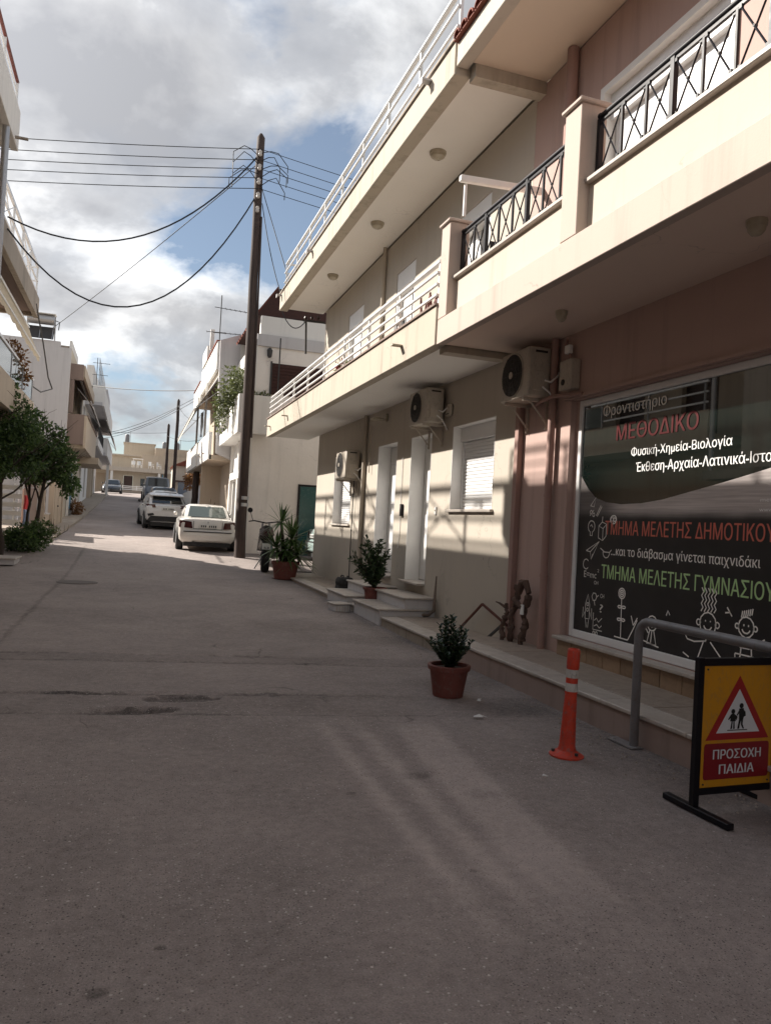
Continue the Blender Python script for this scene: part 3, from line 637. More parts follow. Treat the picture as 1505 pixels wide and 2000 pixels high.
def pink_building():
    h = thing('pink_building', 'dusty pink shop building with peach balcony parapet and black railing', 'building')
    holes = [(3.30, 7.75, .46, 3.16), (5.35, 7.42, 4.20, 6.62), (1.2, 2.7, .4, 3.1)]
    wallx(W, .3, -6, 8.955, .05, 7.4, holes).build('wall', 'pink', h)
    B().box(W - .08, W - .002, 8.85, 8.95, .252, 3.86).build('corner_strip', 'pinkpipe', h, bev=.006)
    B().box(W - .05, W - .002, 3.2, 7.85, 3.17, 3.2).build('lintel_strip', 'pink', h)
    # balcony: ceiling, base band, parapets, pilasters
    bal = B().box(FB + .1, 4.749, -6, 9.04, 4.0, 4.2).build('balcony_slab', 'peach_ceil', h)
    B().box(FB, FB + .099, -6, 9.045, 3.93, 4.245).build('base_band', 'peach', bal, bev=.006)
    B().box(FB + .10, 4.748, -6, 9.03, 3.945, 3.999).build('balcony_ceiling', 'peach_ceil', bal)
    for y0, y1 in ((6.13, 8.78), (2.9, 5.86), (-1.0, 2.6)):
        pa = B().box(FB + .11, FB + .24, y0, y1, 4.201, 4.70).build('parapet', 'cream', bal)
        B().box(FB + .06, FB + .28, y0 + .002, y1 - .002, 4.701, 4.745).build('sill', 'marble', pa, bev=.008)
    for y in (8.78, 5.86, 2.6):
        pi = B().box(FB, FB + .26, y + .002, y + .27, 4.247, 5.42).build('pilaster', 'peach', bal, bev=.006)
        B().box(FB - .03, FB + .29, y - .028, y + .30, 5.421, 5.46).build('cap', 'peach', pi, bev=.008)
    # upper window, roller shutter half down
    win = B().box(W + .2, W + .24, 5.43, 7.34, 4.22, 6.54).build('window', 'glass_dark', h)
    for (a, b_) in ((5.353, 5.43), (7.34, 7.417)): B().box(W - .03, W + .2, a, b_, 4.2, 6.617).build('frame', 'white_paint', win)
    B().box(W - .03, W + .2, 5.431, 7.339, 6.54, 6.617).build('frame', 'white_paint', win)
    B().box(W + .06, W + .2, 5.431, 7.339, 6.25, 6.539).build('shutter_box', 'white_alu', win)
    B().box(W + .13, W + .17, 5.45, 7.32, 4.26, 6.249).build('shutter', 'white_alu', win)
    B().box(W + .10, W + .199, 6.36, 6.42, 4.22, 6.249).build('frame', 'white_paint', win)
    # roof with tiled edge
    rf = B().box(FB + .16, 13.0, -6, 8.71, 7.455, 7.62).build('roof', 'cream', h)
    B().box(FB, FB + .159, -6, 8.87, 7.40, 7.70).build('roof_front', 'cream', rf, bev=.01)
    B().box(FB + .16, 4.749, -6, 8.715, 7.41, 7.454).build('ceiling', 'peach_ceil_up', rf)
    # tiles: curved clay covers along the edge
    b = B(); ring = lambda x, z: [(x, .085 * math.cos(math.pi * i / 8), z + .075 * math.sin(math.pi * i / 8)) for i in range(9)] + [(x, .068 * math.cos(math.pi * i / 8), z + .058 * math.sin(math.pi * i / 8)) for i in range(8, -1, -1)]
    b.loft([ring(-.08, 0), ring(.36, .08)]); t0 = b.build('roof_tile', 'roof_tile', rf, fix=True); me = t0.data; t0.location = (FB, 8.74, 7.715)
    y = 8.74 - .2
    k = 0
    while y > 4.5:
        for r_ in range(1): share('roof_tile', me, rf, (FB + r_ * .34, y, 7.715), (0, random.Random(k).uniform(-.04, .04), 0))
        y -= .2; k += 1
    B().box(FB - .06, FB + .5, 4.5, 8.86, 7.701, 7.714).build('tile_bed', 'roof_tile', rf)
    # tiled skirting under the shop window: single tiles
    rnd = random.Random(8); y = 7.72; me = None
    B().box(W - .035, W - .003, 3.3, 7.74, .245, .42).build('skirting_bed', 'concrete', h)
    while y > 3.3:
        y2 = y - .30
        B().box(W - .05, W - .036, y2 + .004, y - .004, .249, .425).build('tile', 'tile', h, bev=.002); y = y2
    B().box(W - .10, W + .05, 3.25, 7.76, .428, .462).build('shop_sill', 'marble', h, bev=.005)
    # downpipe boxed against the wall, bands
    pp = B().tube([(W - .065, 8.06, .25), (W - .065, 8.06, 3.94)], .045, 12).build('downpipe', 'pinkpipe', h, True)
    for z in (1.1, 2.05, 3.1): B().tube([(W - .065, 8.06, z), (W - .065, 8.06, z + .03)], .052, 12).build('pipe_clip', 'pinkpipe', pp, True)
    B().tube([(W - .07, 7.98, 5.0), (W - .07, 7.98, 7.40)], .07, 10).build('downpipe', 'pinkpipe', h, True)
    return h
PB = pink_building()
def downpipe(label, y, z0, z1, r=.035, x=W - .05, dy=0.0, mat='beige_trim'):
    t = thing('wall_pipe', label, 'pipe')
    B().tube([(x, y, z0), (x, y + dy * .5, (z0 + z1) / 2), (x, y + dy, z1)], r, 8).build('pipe', mat, t, True)
    for f in (.2, .5, .85): z = z0 + (z1 - z0) * f; B().tube([(x, y + dy * f, z), (x, y + dy * f, z + .025)], r + .007, 8).build('clip', mat, t, True)
    return t
downpipe('beige round downpipe between the leftmost window and the far door', 15.85, .62, 3.95, .045)
downpipe('thin dark drain hose hanging under the small air conditioner', 16.55, .30, 2.6, .012, mat='dark_grey')
downpipe('beige upstairs downpipe between two balcony doors', 15.15, 4.23, 7.37, .045)
downpipe('short thin conduit hanging beside the beige downpipe', 15.45, 2.7, 3.7, .012)

def railing_black(label, y0, y1, X=FB + .17, z0=4.80, z1=5.30):
    t = thing('black_railing', label, 'railing', 'black balcony railings')
    B().tube([(X, y0, z1), (X, y1, z1)], .026, 10).build('top_rail', 'black_metal', t, True)
    for y in (y0, y1): B().tube([(X, y - .005, z1), (X, y + .005, z1)], .034, 10).build('rail_end', 'black_metal', t, True)
    B().box(X - .012, X + .012, y0, y1, z1 - .052, z1 - .028).build('rail', 'black_metal', t); B().box(X - .014, X + .014, y0, y1, z0 - .014, z0 + .014).build('rail', 'black_metal', t)
    n = round((y1 - y0) / .335); st = (y1 - y0) / n
    for i in range(n + 1):
        y = y0 + i * st
        if i % 3 == 0 or i == n:
            B().box(X - .022, X + .022, y - .022, y + .022, 4.746, z1 - .02).build('post', 'black_metal', t)
        else:
            B().box(X - .011, X + .011, y - .011, y + .011, z0 + .015, z1 - .053).build('baluster', 'black_metal', t)
        if i < n:
            for s in (0, 1):
                a = (X + (.007 if s else -.007), y + .035 + s * (st - .07), z0 + .03); c = (X + (.007 if s else -.007), y + st - .035 - s * (st - .07), z1 - .06)
                B().tube([a, c], .008, 5).build('cross_bar', 'black_metal', t, True)
                for q in (a, c): B().box(q[0] - .011, q[0] + .011, q[1] - .014, q[1] + .014, q[2] - .014, q[2] + .014).build('joint', 'black_metal', t)
            B().tube([(X - .014, y + st / 2, (z0 + z1) / 2 - .015), (X + .014, y + st / 2, (z0 + z1) / 2 - .015)], .012, 6).build('joint', 'dark_grey', t, True)
    return t
railing_black('black cross-patterned railing between the two peach pilasters', 6.14, 8.74)
railing_black('nearest black cross-patterned railing at the right edge of the balcony', 2.92, 5.82)
def awning_box():
    t = thing('awning_cassette', 'white folded awning bar on a short post above the pilaster', 'awning')
    B().hexa([(3.6, 8.64, 5.88), (3.6, 8.71, 5.88), (4.74, 8.71, 5.93), (4.74, 8.64, 5.93)], [(3.6, 8.64, 5.96), (3.6, 8.71, 5.96), (4.74, 8.71, 6.01), (4.74, 8.64, 6.01)]).build('bar', 'white_paint', t, bev=.008)
    B().tube([(3.68, 8.68, 5.462), (3.68, 8.68, 5.86)], .022, 8).build('post', 'white_paint', t, True)
awning_box()
def ceiling_lamp(label, x, y, z, r=.13, g='ceiling lamps'):
    t = thing('ceiling_lamp', label, 'lamp', g, (x, y, z))
    B().lathe([(r, 0), (r, -.03), (r * .93, -.045)], 20).build('base', 'lamp_glass', t, True, fix=True)
    B().lathe([(r * .86, -.0452), (r * .82, -.075), (r * .5, -.105), (.01, -.115)], 20).build('shade', 'lamp_glass', t, True, fix=True)
for y, l in ((10.94, 'round ceiling lamp under the roof nearest the pink wall'), (13.98, 'middle round ceiling lamp under the beige roof'), (17.38, 'farthest round ceiling lamp under the beige roof')):
    ceiling_lamp(l, 4.15, y, 7.375)
ceiling_lamp('small round lamp in the dark balcony ceiling above the bracketed air conditioner', 4.15, 7.05, 3.945, .065)
ceiling_lamp('small round lamp in the dark balcony ceiling at the right edge', 4.15, 4.41, 3.945, .075)

def ac_unit(label, y0, z0, L=.72, H=.56, D=.30, X0=4.38):
    t = thing('air_conditioner', label, 'air conditioner', 'outdoor air conditioner units')
    c = B().box(X0, X0 + D, y0, y0 + L, z0, z0 + H).build('casing', 'ac', t, True, bev=.018)
    cy, cz, r = y0 + L * .56, z0 + H * .5, H * .43
    B().disc((X0 - .004, cy, cz), 0, r + .02, .012, 28).build('fan_ring', 'ac', t, True)
    f = B().disc((X0 - .012, cy, cz), 0, r, .012, 28).build('fan', 'ac_dark', t, True)
    for k in (.35, .58, .8):
        ring = [(X0 - .022, cy + r * k * math.cos(a), cz + r * k * math.sin(a)) for a in [i * math.pi / 10 for i in range(21)]]
        B().tube(ring, .0045, 4, caps=False).build('grille_ring', 'dark_grey', f)
    for i in range(6):
        a = i * math.pi / 6; B().tube([(X0 - .022, cy - r * math.cos(a), cz - r * math.sin(a)), (X0 - .022, cy + r * math.cos(a), cz + r * math.sin(a))], .0035, 4).build('grille_bar', 'dark_grey', f)
    B().disc((X0 - .028, cy, cz), 0, r * .17, .014, 14).build('hub', 'ac', f, True)
    B().box(X0 + .06, X0 + D - .04, y0 - .016, y0 - .001, z0 + H * .12, z0 + H * .52).build('valve_cover', 'ac', t, bev=.006)
    B().box(X0 + .07, X0 + D - .05, y0 - .008, y0 - .001, z0 + H * .62, z0 + H * .84).build('terminal_cover', 'ac', t, bev=.003)
    B().box(X0 + .08, X0 + D - .06, y0 - .006, y0 - .001, z0 + H * .885, z0 + H * .93).build('handle_recess', 'ac_dark', t)
    B().tube([(X0 + D - .09, y0 - .02, z0 + .2), (X0 + D - .05, y0 - .09, z0 + .17), (X0 + D + .02, y0 - .10, z0 + .24), (W, y0 - .06, z0 + .3)], .013, 6).build('pipe', 'white_paint', t, True)
    B().tube([(X0 + D - .12, y0 - .02, z0 + .12), (X0 + D - .05, y0 - .07, z0 + .05), (X0 + D + .03, y0 - .06, z0 - .06), (W, y0 - .02, z0 - .1)], .011, 6).build('pipe', 'white_paint', t, True)
    for y in (y0 + .1, y0 + L - .14):
        b = B(); b.box(X0 + .0, W - .002, y, y + .035, z0 - .042, z0 - .002); b.box(W - .04, W - .002, y + .036, y + .041, z0 - .36, z0 - .002)
        b.tube([(X0 + .1, y + .0175, z0 - .04), (W - .02, y + .0175, z0 - .32)], .012, 4); b.build('bracket', 'ac', t)
    return t
ac_unit('largest air conditioner unit on the pink wall beside the shop window', 8.12, 3.24, .72, .60, .30)
ac_unit('air conditioner unit mounted high above the white door', 11.45, 3.30, .80, .56)
ac_unit('low sunlit air conditioner unit over the leftmost ground-floor window', 16.15, 2.60, .86, .62)
def small_wall():
    t = thing('junction_box', 'cream box with pipes on the wall above the shop window corner', 'box')
    B().box(W - .13, W - .002, 7.58, 7.84, 3.27, 3.62).build('body', 'ac', t, bev=.015)
    B().disc((W - .134, 7.74, 3.36), 0, .035, .01, 14).build('dial', 'ac_dark', t)
    B().tube([(W - .06, 7.72, 3.62), (W - .06, 7.74, 3.74), (W - .05, 7.84, 3.78), (W - .03, 7.86, 3.9)], .018, 8).build('pipe', 'pinkpipe', t, True)
    B().box(W - .10, W - .04, 7.70, 7.80, 3.70, 3.80).build('valve', 'white_paint', t, bev=.01)
    B().tube([(W - .05, 8.5, 3.2), (W - .15, 8.2, 3.2), (W - .15, 7.9, 3.22), (W - .08, 7.6, 3.2), (W - .05, 7.45, 3.2)], .022, 8).build('pipe', 'pinkpipe', t, True)
    t = thing('wall_vent', 'cream square vent cover to the right of the door air conditioner', 'vent')
    B().box(W - .06, W - .002, 11.2, 11.42, 3.40, 3.60).build('cover', 'ac', t, True, bev=.03); B().box(W - .066, W - .061, 11.25, 11.37, 3.43, 3.445).build('slot', 'dark_grey', t)
    t = thing('wall_lamp', 'shallow cone wall lamp beneath the balcony ceiling by the downpipe', 'lamp')
    B().box(W - .05, W - .002, 14.5, 14.62, 3.68, 3.84).build('back_plate', 'lamp_glass', t, bev=.008)
    B().lathe([(.17, 0), (.16, .012), (.03, .07)], 20, (W - .19, 14.56, 3.70)).build('shade', 'lamp_glass', t, True, fix=True)
    t = thing('door_intercom', 'small black intercom on the wall between the two doors', 'intercom')
    B().box(W - .045, W - .002, 13.30, 13.40, 1.80, 2.02).build('body', 'black_metal', t, bev=.006); B().box(W - .05, W - .046, 13.32, 13.38, 1.93, 2.0).build('button_panel', 'dark_grey', t)
    t = thing('door_bell', 'small white bell plate on the wall beside the white door', 'bell')
    B().box(W - .02, W - .002, 11.68, 11.75, 1.83, 1.96).build('plate', 'white_paint', t, bev=.004); B().disc((W - .024, 11.715, 1.9), 0, .014, .01, 10).build('button', 'lamp_glass', t)
    t = thing('mailbox_cable', 'loose cable running down beside the far door', 'cable')
    B().tube([(W - .012, 13.45, 2.9), (W - .015, 13.44, 2.2), (W - .012, 13.42, 1.5), (W - .02, 13.46, 1.2)], .008, 5).build('cable', 'white_paint', t)
small_wall()

# ------------------------------------------------------------------ shop window
AX = ((0, -1, 0), (0, 0, 1))
def shop_window():
    t = thing('shop_window', 'large shop window with dark lettered vinyl and chalk drawings', 'window')
    X = W + .10
    for (a, b_, c, d_) in ((7.625, 7.69, .465, 3.157), (3.303, 3.375, .465, 3.157), (3.376, 7.624, .465, .55), (3.376, 7.624, 3.085, 3.157)):
        B().box(W + .075, W + .16, a, b_, c, d_).build('frame', 'white_alu', t, bev=.006)
    B().box(W + .075, W + .16, 7.691, 7.748, .465, 3.157).build('side_cover', 'pink', t)
    g = B().box(X, X + .012, 3.376, 7.624, .55, 3.085).build('glass_pane', 'shop_glass', t)
    wave = [(7.624, 2.30), (7.524, 2.2), (7.45, 2.13), (7.30, 2.035), (7.10, 1.985), (6.84, 1.962), (6.5, 1.97), (6.2, 2.00), (5.94, 2.045), (5.5, 2.12), (5.2, 2.175), (4.89, 2.235), (4.4, 2.33), (3.9, 2.41), (3.376, 2.47)]
    n = len(wave)
    b = B(); top = [(X - .003, y, z) for y, z in wave]; bot = [(X - .003, y, .551) for y, z in wave]
    b.add(top + bot, [(i, n + i, n + i + 1, i + 1) for i in range(n - 1)]); v = b.build('window_print', 'vinyl', t)
    T = lambda body, mat, y, z, wd, ht, **k: text('lettering', body, mat, k.pop('par', v), (X - .006, y, z), wd, ht, AX, **k)
    T('Φροντιστήριο', 'chalk_dim', 7.24, 2.925, 1.05, .115, bold=.007, par=g)
    T('ΜΕΘΟΔΙΚΟ', 'neon', 6.98, 2.64, 1.24, .17, bold=.012, par=g)
    T('Φυσική-Χημεία-Βιολογία', 'print_white', 6.71, 2.455, 1.40, .088, bold=.007, par=g)
    T('Έκθεση-Αρχαία-Λατινικά-Ιστορία', 'print_white', 6.62, 2.29, 1.94, .095, bold=.010, par=g)
    T('ΤΜΗΜΑ ΜΕΛΕΤΗΣ ΔΗΜΟΤΙΚΟΥ', 'print_red', 7.10, 1.64, 2.30, .145, bold=.012)
    T('...και το διάβασμα γίνεται παιχνιδάκι', 'chalk', 6.97, 1.425, 2.03, .09, bold=.008)
    T('ΤΜΗΜΑ ΜΕΛΕΤΗΣ ΓΥΜΝΑΣΙΟΥ', 'print_green', 7.13, 1.17, 2.35, .145, bold=.012)
    T('www.me', 'print_white', 4.98, 1.885, .24, .035); T('methodi', 'print_white', 4.97, 1.965, .26, .035)
    T('E=mc', 'chalk_grey', 7.46, 1.155, .24, .075); T('2', 'chalk_grey', 7.205, 1.225, .03, .035); T('?', 'chalk_grey', 7.13, .80, .06, .09)
    T('CH', 'chalk_grey', 7.13, .955, .07, .045); T('OH', 'chalk_grey', 7.26, 1.09, .08, .04)
    # chalk drawings: (y, z) polylines on the pane
    circ = lambda y, z, r, a0=0, a1=360, n=12, k=1.0: [(y - r * math.cos(R_(a0 + (a1 - a0) * i / n)), z + k * r * math.sin(R_(a0 + (a1 - a0) * i / n))) for i in range(n + 1)]
    D = []
    D += [circ(7.36, 1.72, .065, -60, 240), [(7.38, 1.665), (7.38, 1.62), (7.34, 1.62), (7.34, 1.665)], [(7.385, 1.72), (7.36, 1.74), (7.335, 1.71)]]      # bulb
    D += [[(7.22, 1.60), (7.22, 1.73), (7.14, 1.70), (7.14, 1.57), (7.22, 1.60)], [(7.22, 1.73), (7.16, 1.77), (7.08, 1.75), (7.14, 1.70)], [(7.08, 1.75), (7.08, 1.62), (7.14, 1.57)], [(7.16, 1.77), (7.155, 1.83)]]   # cube
    D += [circ(6.96, 1.80, .055, k=.8), [(6.96, 1.845), (6.96, 1.755)], circ(6.985, 1.80, .02), circ(6.935, 1.80, .02)]                                  # brain
    D += [[(7.40, 1.95), (7.30, 2.04), (7.33, 1.94), (7.40, 1.95)], [(7.28, 1.84), (7.20, 1.95)], [(7.26, 1.83), (7.18, 1.94)], circ(7.38, 1.88, .02), circ(7.33, 1.85, .02), [(7.40, 1.84), (7.33, 1.90)]]      # pencil, percent
    D += [[(7.44, 1.45), (7.20, 1.56), (7.34, 1.36), (7.36, 1.44), (7.44, 1.45)], [(7.20, 1.56), (7.36, 1.44)], [(7.34, 1.36), (7.31, 1.42)]]            # paper plane
    D += [circ(7.43, 1.30, .055, 40, 320), circ(7.06, 1.45, .06, 180, 360), [(7.12, 1.45), (7.0, 1.45)], [(7.17, 1.49), (7.09, 1.45)], [(7.0, 1.45), (6.97, 1.48)]]    # moon, pan
    D += [[(7.40, .70), (7.40, .86), (7.36, .97), (7.32, .86), (7.32, .70), (7.40, .70)], circ(7.36, .86, .018), circ(7.36, .80, .018), [(7.40, .78), (7.45, .70), (7.44, .82)], [(7.32, .78), (7.27, .70), (7.28, .82)], [(7.39, .69), (7.37, .60), (7.36, .66), (7.34, .60), (7.33, .69)]]      # rocket
    D += [circ(7.24, .955, .045, 0, 360, 6), [(7.195, .955), (7.16, .98)], [(7.24, .91), (7.22, .86)], [(7.24, .78), (7.24, .60), (7.07, .60)], [(7.22, .70), (7.18, .73), (7.14, .69), (7.08, .74)], [(7.22, .64), (7.17, .66), (7.12, .63), (7.08, .66)], circ(7.22, .565, .018), circ(7.17, .565, .018)]   # molecule, chart
    D += [circ(6.75, 1.04, .055), circ(6.75, 1.04, .035), circ(6.75, 1.04, .015), [(6.75, .985), (6.74, .59)], circ(6.71, .90, .03, k=.4), circ(6.78, .90, .03, k=.4), circ(6.71, .77, .03, k=.4), circ(6.78, .77, .03, k=.4), [(6.85, .585), (6.62, .58)]]   # flower
    D += [[(6.62, .58), (6.54, .70), (6.48, .80)], [(6.54, .74), (6.58, .83)], [(6.54, .74), (6.48, .82)]]                                                  # tree
    D += [circ(6.25, .80, .075, k=.95), [(6.29, .785), (6.25, .76), (6.21, .785)], [(6.28, .73), (6.32, .60), (6.18, .60), (6.22, .73)], [(6.25, .72), (6.26, .61)], [(6.40, .80), (6.30, .70)], [(6.40, .62), (6.14, .585)]]   # small child
    # two smiling stick children with wavy and spiky hair
    D += [circ(5.50, .90, .10), circ(5.385, .90, .025), circ(5.615, .90, .025), [(5.47, .93), (5.47, .915)], [(5.53, .93), (5.53, .915)], circ(5.50, .895, .05, 200, 340)]
    for i in range(5): D.append([(5.58 - i * .04 + .012 * (-1) ** k, 1.0 + k * .035) for k in range(7)])
    D += [[(5.50, .80), (5.52, .74)], [(5.54, .745), (5.61, .575)], [(5.46, .745), (5.28, .59)], [(5.52, .745), (5.66, .72), (5.75, .73), (5.79, .78), (5.75, .81), (5.73, .77)]]
    D += [circ(5.06, .93, .085), circ(4.96, .93, .02), circ(5.16, .93, .02), [(5.085, .955), (5.085, .935)], [(5.035, .955), (5.035, .935)], circ(5.06, .925, .045, 200, 340)]
    for i in range(6): D.append([(5.115 - i * .022, 1.005 + .006 * i), (5.105 - i * .022, 1.06 + .006 * i)])
    D += [[(5.06, .845), (5.06, .80)], [(5.10, .80), (5.12, .62)], [(5.0, .80), (4.98, .62)], [(5.12, .76), (5.02, .76), (4.86, .86)], [(5.17, .70), (5.16, .58), (4.96, .58), (4.95, .70), (5.17, .70)]]
    D += [[(5.28, 1.07), (5.22, 1.0)], [(5.30, 1.02), (5.24, 1.03)], [(5.80, .60), (5.72, .57)], [(6.05, .90), (6.03, .95), (6.0, .91)], [(4.75, .6), (4.7, .8), (4.6, .95)], [(4.5, .6), (4.5, .85), (4.3, .85), (4.3, .6)]]
    rnd = random.Random(3)
    for i, pl in enumerate(D):
        b = B(); wd = .011 if pl[0][0] > 6.95 else .013
        ribbon(b, [(X - .006, y, z + rnd.uniform(-.002, .002)) for y, z in pl], wd, (-1, 0, 0)); b.build('chalk_line', 'chalk_grey' if pl[0][0] > 6.95 else 'chalk', v)
    return t
shop_window()
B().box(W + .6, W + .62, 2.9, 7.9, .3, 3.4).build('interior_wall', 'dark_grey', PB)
t_ = B().box(W + .14, W + .2, 1.21, 2.69, .41, 3.09).build('side_door', 'glass_dark', PB)
# ------------------------------------------------------------------ things on the pavement and road
def warning_sign():
    t = thing('warning_sign', 'yellow children warning sign board on black frame with two feet', 'sign', loc=(3.27, 3.76, 0), rz=R_(2))
    def P(*a): return a
    Wd, Hh = .60, .92
    for x in (0, Wd): B().box(x - .022, x + .022, -.02, .02, .04, Hh).build('upright', 'black_metal', t, bev=.003)
    B().box(.023, Wd - .023, -.018, .018, Hh - .048, Hh - .004).build('cross_bar', 'black_metal', t); B().box(.023, Wd - .023, -.018, .018, .105, .145).build('cross_bar', 'black_metal', t)
    for x in (0, Wd): B().box(x - .025, x + .025, -.29, .24, .004, .04).build('foot', 'black_metal', t, bev=.003)
    pn = B().box(.024, Wd - .024, -.012, .012, .146, Hh - .049).build('panel', 'yellow', t)
    for x in (.05, Wd - .05):
        for z in (.165, Hh - .07): B().disc((x, -.014, z), 1, .006, .004, 8).build('screw', 'dark_grey', pn)
    cx = Wd / 2; y = -.0135
    def plate(poly, yy, mat, name): return B().prism([(cx + px, yy, pz) for px, pz in poly], (0, .001, 0)).build(name, mat, pn)
    tri = lambda s, z0, h: [(-s, z0), (s, z0), (0, z0 + h)]
    plate(tri(.245, .425, .385), y, 'sign_red', 'red_triangle'); plate(tri(.168, .466, .262), y - .0015, 'sign_white', 'white_triangle')
    # the two walking figures
    def fig(pts): plate(pts, y - .003, 'ink', 'pictogram')
    def blob(x, z, r): fig([(x + r * math.cos(a), z + r * math.sin(a)) for a in [i * math.pi / 6 for i in range(12)]])
    blob(.018, .627, .016); fig([(.0, .610), (.036, .612), (.040, .562), (.034, .545), (.002, .545)]); fig([(.003, .546), (.020, .546), (.010, .512), (.006, .488), (-.008, .488), (-.003, .515)]); fig([(.018, .546), (.034, .546), (.032, .515), (.044, .490), (.036, .486), (.020, .510)])
    fig([(.034, .605), (.050, .590), (.054, .566), (.040, .560)]); fig([(.002, .602), (-.018, .572), (-.013, .566), (.004, .586)])
    blob(-.045, .594, .015); fig([(-.058, .580), (-.034, .580), (-.022, .535), (-.066, .535)]); fig([(-.060, .578), (-.082, .548), (-.077, .543), (-.056, .562)]); fig([(-.036, .578), (-.014, .566), (-.016, .560), (-.034, .566)])
    fig([(-.054, .536), (-.046, .536), (-.050, .490), (-.062, .488)]); fig([(-.040, .536), (-.032, .536), (-.028, .490), (-.040, .488)]); fig([(-.028, .575), (-.010, .560), (-.018, .54), (-.03, .552)])
    fig([(-.085, .479), (.07, .479), (.07, .484), (-.085, .484)])
    r = .018; x0, x1, z0, z1 = -.252, .252, .190, .405; poly = []
    for (qx, qz, a) in ((x1 - r, z1 - r, 0), (x0 + r, z1 - r, 90), (x0 + r, z0 + r, 180), (x1 - r, z0 + r, 270)):
        poly += [(qx + r * math.cos(R_(a + k * 30)), qz + r * math.sin(R_(a + k * 30))) for k in range(4)]
    plate(poly, y, 'sign_dred', 'text_plate')
    ax = ((1, 0, 0), (0, 0, 1))
    text('lettering', 'ΠΡΟΣΟΧΗ', 'sign_white', pn, (cx - .185, y - .003, .312), .37, .056, ax, bold=.022)
    text('lettering', 'ΠΑΙΔΙΑ', 'sign_white', pn, (cx - .135, y - .003, .222), .27, .056, ax, bold=.022)
warning_sign()
def handrail():
    t = thing('handrail', 'bent grey tubular handrail standing against the pavement kerb', 'handrail')
    X = 3.775; pts = [(X, 5.02, .0), (X, 5.02, .86)] + [(X, 5.02 - .12 * (1 - math.cos(R_(a))), .86 + .12 * math.sin(R_(a))) for a in (20, 40, 60, 80, 90)] + [(X, 4.2, .98), (X, 3.1, .98)] + [(X, 3.0 - .1 * math.sin(R_(a)), .88 + .1 * math.cos(R_(a))) for a in (10, 50, 90)] + [(X, 2.9, 0)]
    B().tube(pts, .034, 14).build('tube', 'grey_metal', t, True)
    for y in (5.02, 2.9): B().box(X - .07, X + .03, y - .07, y + .25 if y > 4 else y + .07, .006, .016).build('foot_plate', 'steel', t)
    B().disc((X - .05, 5.2, .02), 2, .012, .014, 8).build('bolt', 'steel', t)
handrail()
def bollard():
    t = thing('traffic_bollard', 'orange flexible post with two white reflective bands', 'bollard', loc=(3.11, 4.9, 0), rz=.3); t.rotation_euler = (R_(.5), R_(1.4), .3)
    prof = [(.125, .0), (.125, .012), (.10, .026), (.068, .046), (.060, .07)]
    for i in range(14): z = .08 + i * .027; r = .059 - .0011 * i; prof += [(r, z), (r - .003, z + .014)]
    prof += [(.046, .46), (.0445, .47)]
    B().lathe(prof, 28).build('base', 'orange', t, True, fix=True)
    B().lathe([(.0435, .4705), (.0445, .475), (.0445, .525), (.0435, .53)], 24).build('reflective_band', 'reflect', t, True, fix=True)
    B().lathe([(.0428, .5305), (.0428, .5695)], 24).build('tube', 'orange', t, True, fix=True)
    B().lathe([(.0435, .570), (.0445, .575), (.0445, .625), (.0435, .63)], 24).build('reflective_band', 'reflect', t, True, fix=True)
    B().lathe([(.0428, .6305), (.046, .638), (.046, .765), (.042, .775), (.038, .78), (.030, .779), (.028, .74), (.005, .74)], 24).build('tube', 'orange', t, True, fix=True)
    for a in (0.4, 2.5, 4.6): B().disc((.1 * math.cos(a), .1 * math.sin(a), .036), 2, .013, .016, 8).build('bolt', 'dark_grey', t)
bollard()
def pot(t, r0, r1, h, mat='terracotta', rim=.05, saucer=0.0):
    prof = [(r0, 0.0 + saucer), (r0 + (r1 - r0) * .9, h - rim), (r1 + .014, h - rim + .004), (r1 + .02, h - .006), (r1 + .012, h), (r1 - .012, h), (r1 - .018, h - .04)]
    p = B().lathe(prof, 28).build('pot', mat, t, True, fix=True)
    B().lathe([(r1 - .02, h - .05), (r1 - .03, h - .035), (.01, h - .03)], 20).build('soil', 'soil', t, fix=True)
    if saucer: B().lathe([(r0 * 1.05, 0), (r0 * 1.25, .035), (r0 * 1.2, .035), (r0, .012)], 24).build('saucer', mat, p, True, fix=True)
def shrub_pot():
    t = thing('potted_shrub', 'dense dark green shrub in terracotta pot on the road by the kerb', 'potted plant', loc=(3.0, 6.85, 0))
    pot(t, .145, .19, .30)
    rnd = random.Random(5); st = B(); lf = B()
    for i in range(46):
        a = rnd.uniform(0, 6.28); lean = rnd.uniform(.02, 1.0); L = rnd.uniform(.22, .47) * (1.08 - lean * .42)
        d = Vector((math.cos(a) * lean, math.sin(a) * lean, 1)).normalized(); p0 = Vector((math.cos(a) * .05 * rnd.random(), math.sin(a) * .05, .27)); p1 = p0 + d * L
        st.tube([p0, (p0 + p1) / 2 + Vector((0, 0, .01)), p1], [.006, .004, .0025], 5)
        n = int(L / .0125)
        for k in range(n):
            f = .05 + .97 * k / n; q = p0.lerp(p1, f); b_ = k * 2.4 + i
            o = Vector((math.cos(b_), math.sin(b_), .35 + f * .5)).normalized(); Lf = rnd.uniform(.038, .062); s = o.cross(Vector((0, 0, 1))).normalized() * Lf * .30; up = s.cross(o).normalized() * Lf * .12
            lf.add([q, q + o * Lf * .35 + s + up, q + o * Lf * .8 + s * .9 + up, q + o * Lf, q + o * Lf * .8 - s * .9 + up, q + o * Lf * .35 - s + up], [(0, 1, 2, 3), (0, 3, 4, 5)])
    st.build('stem', 'bark', t); lf.build('foliage', 'leaf_shrub', t)
shrub_pot()
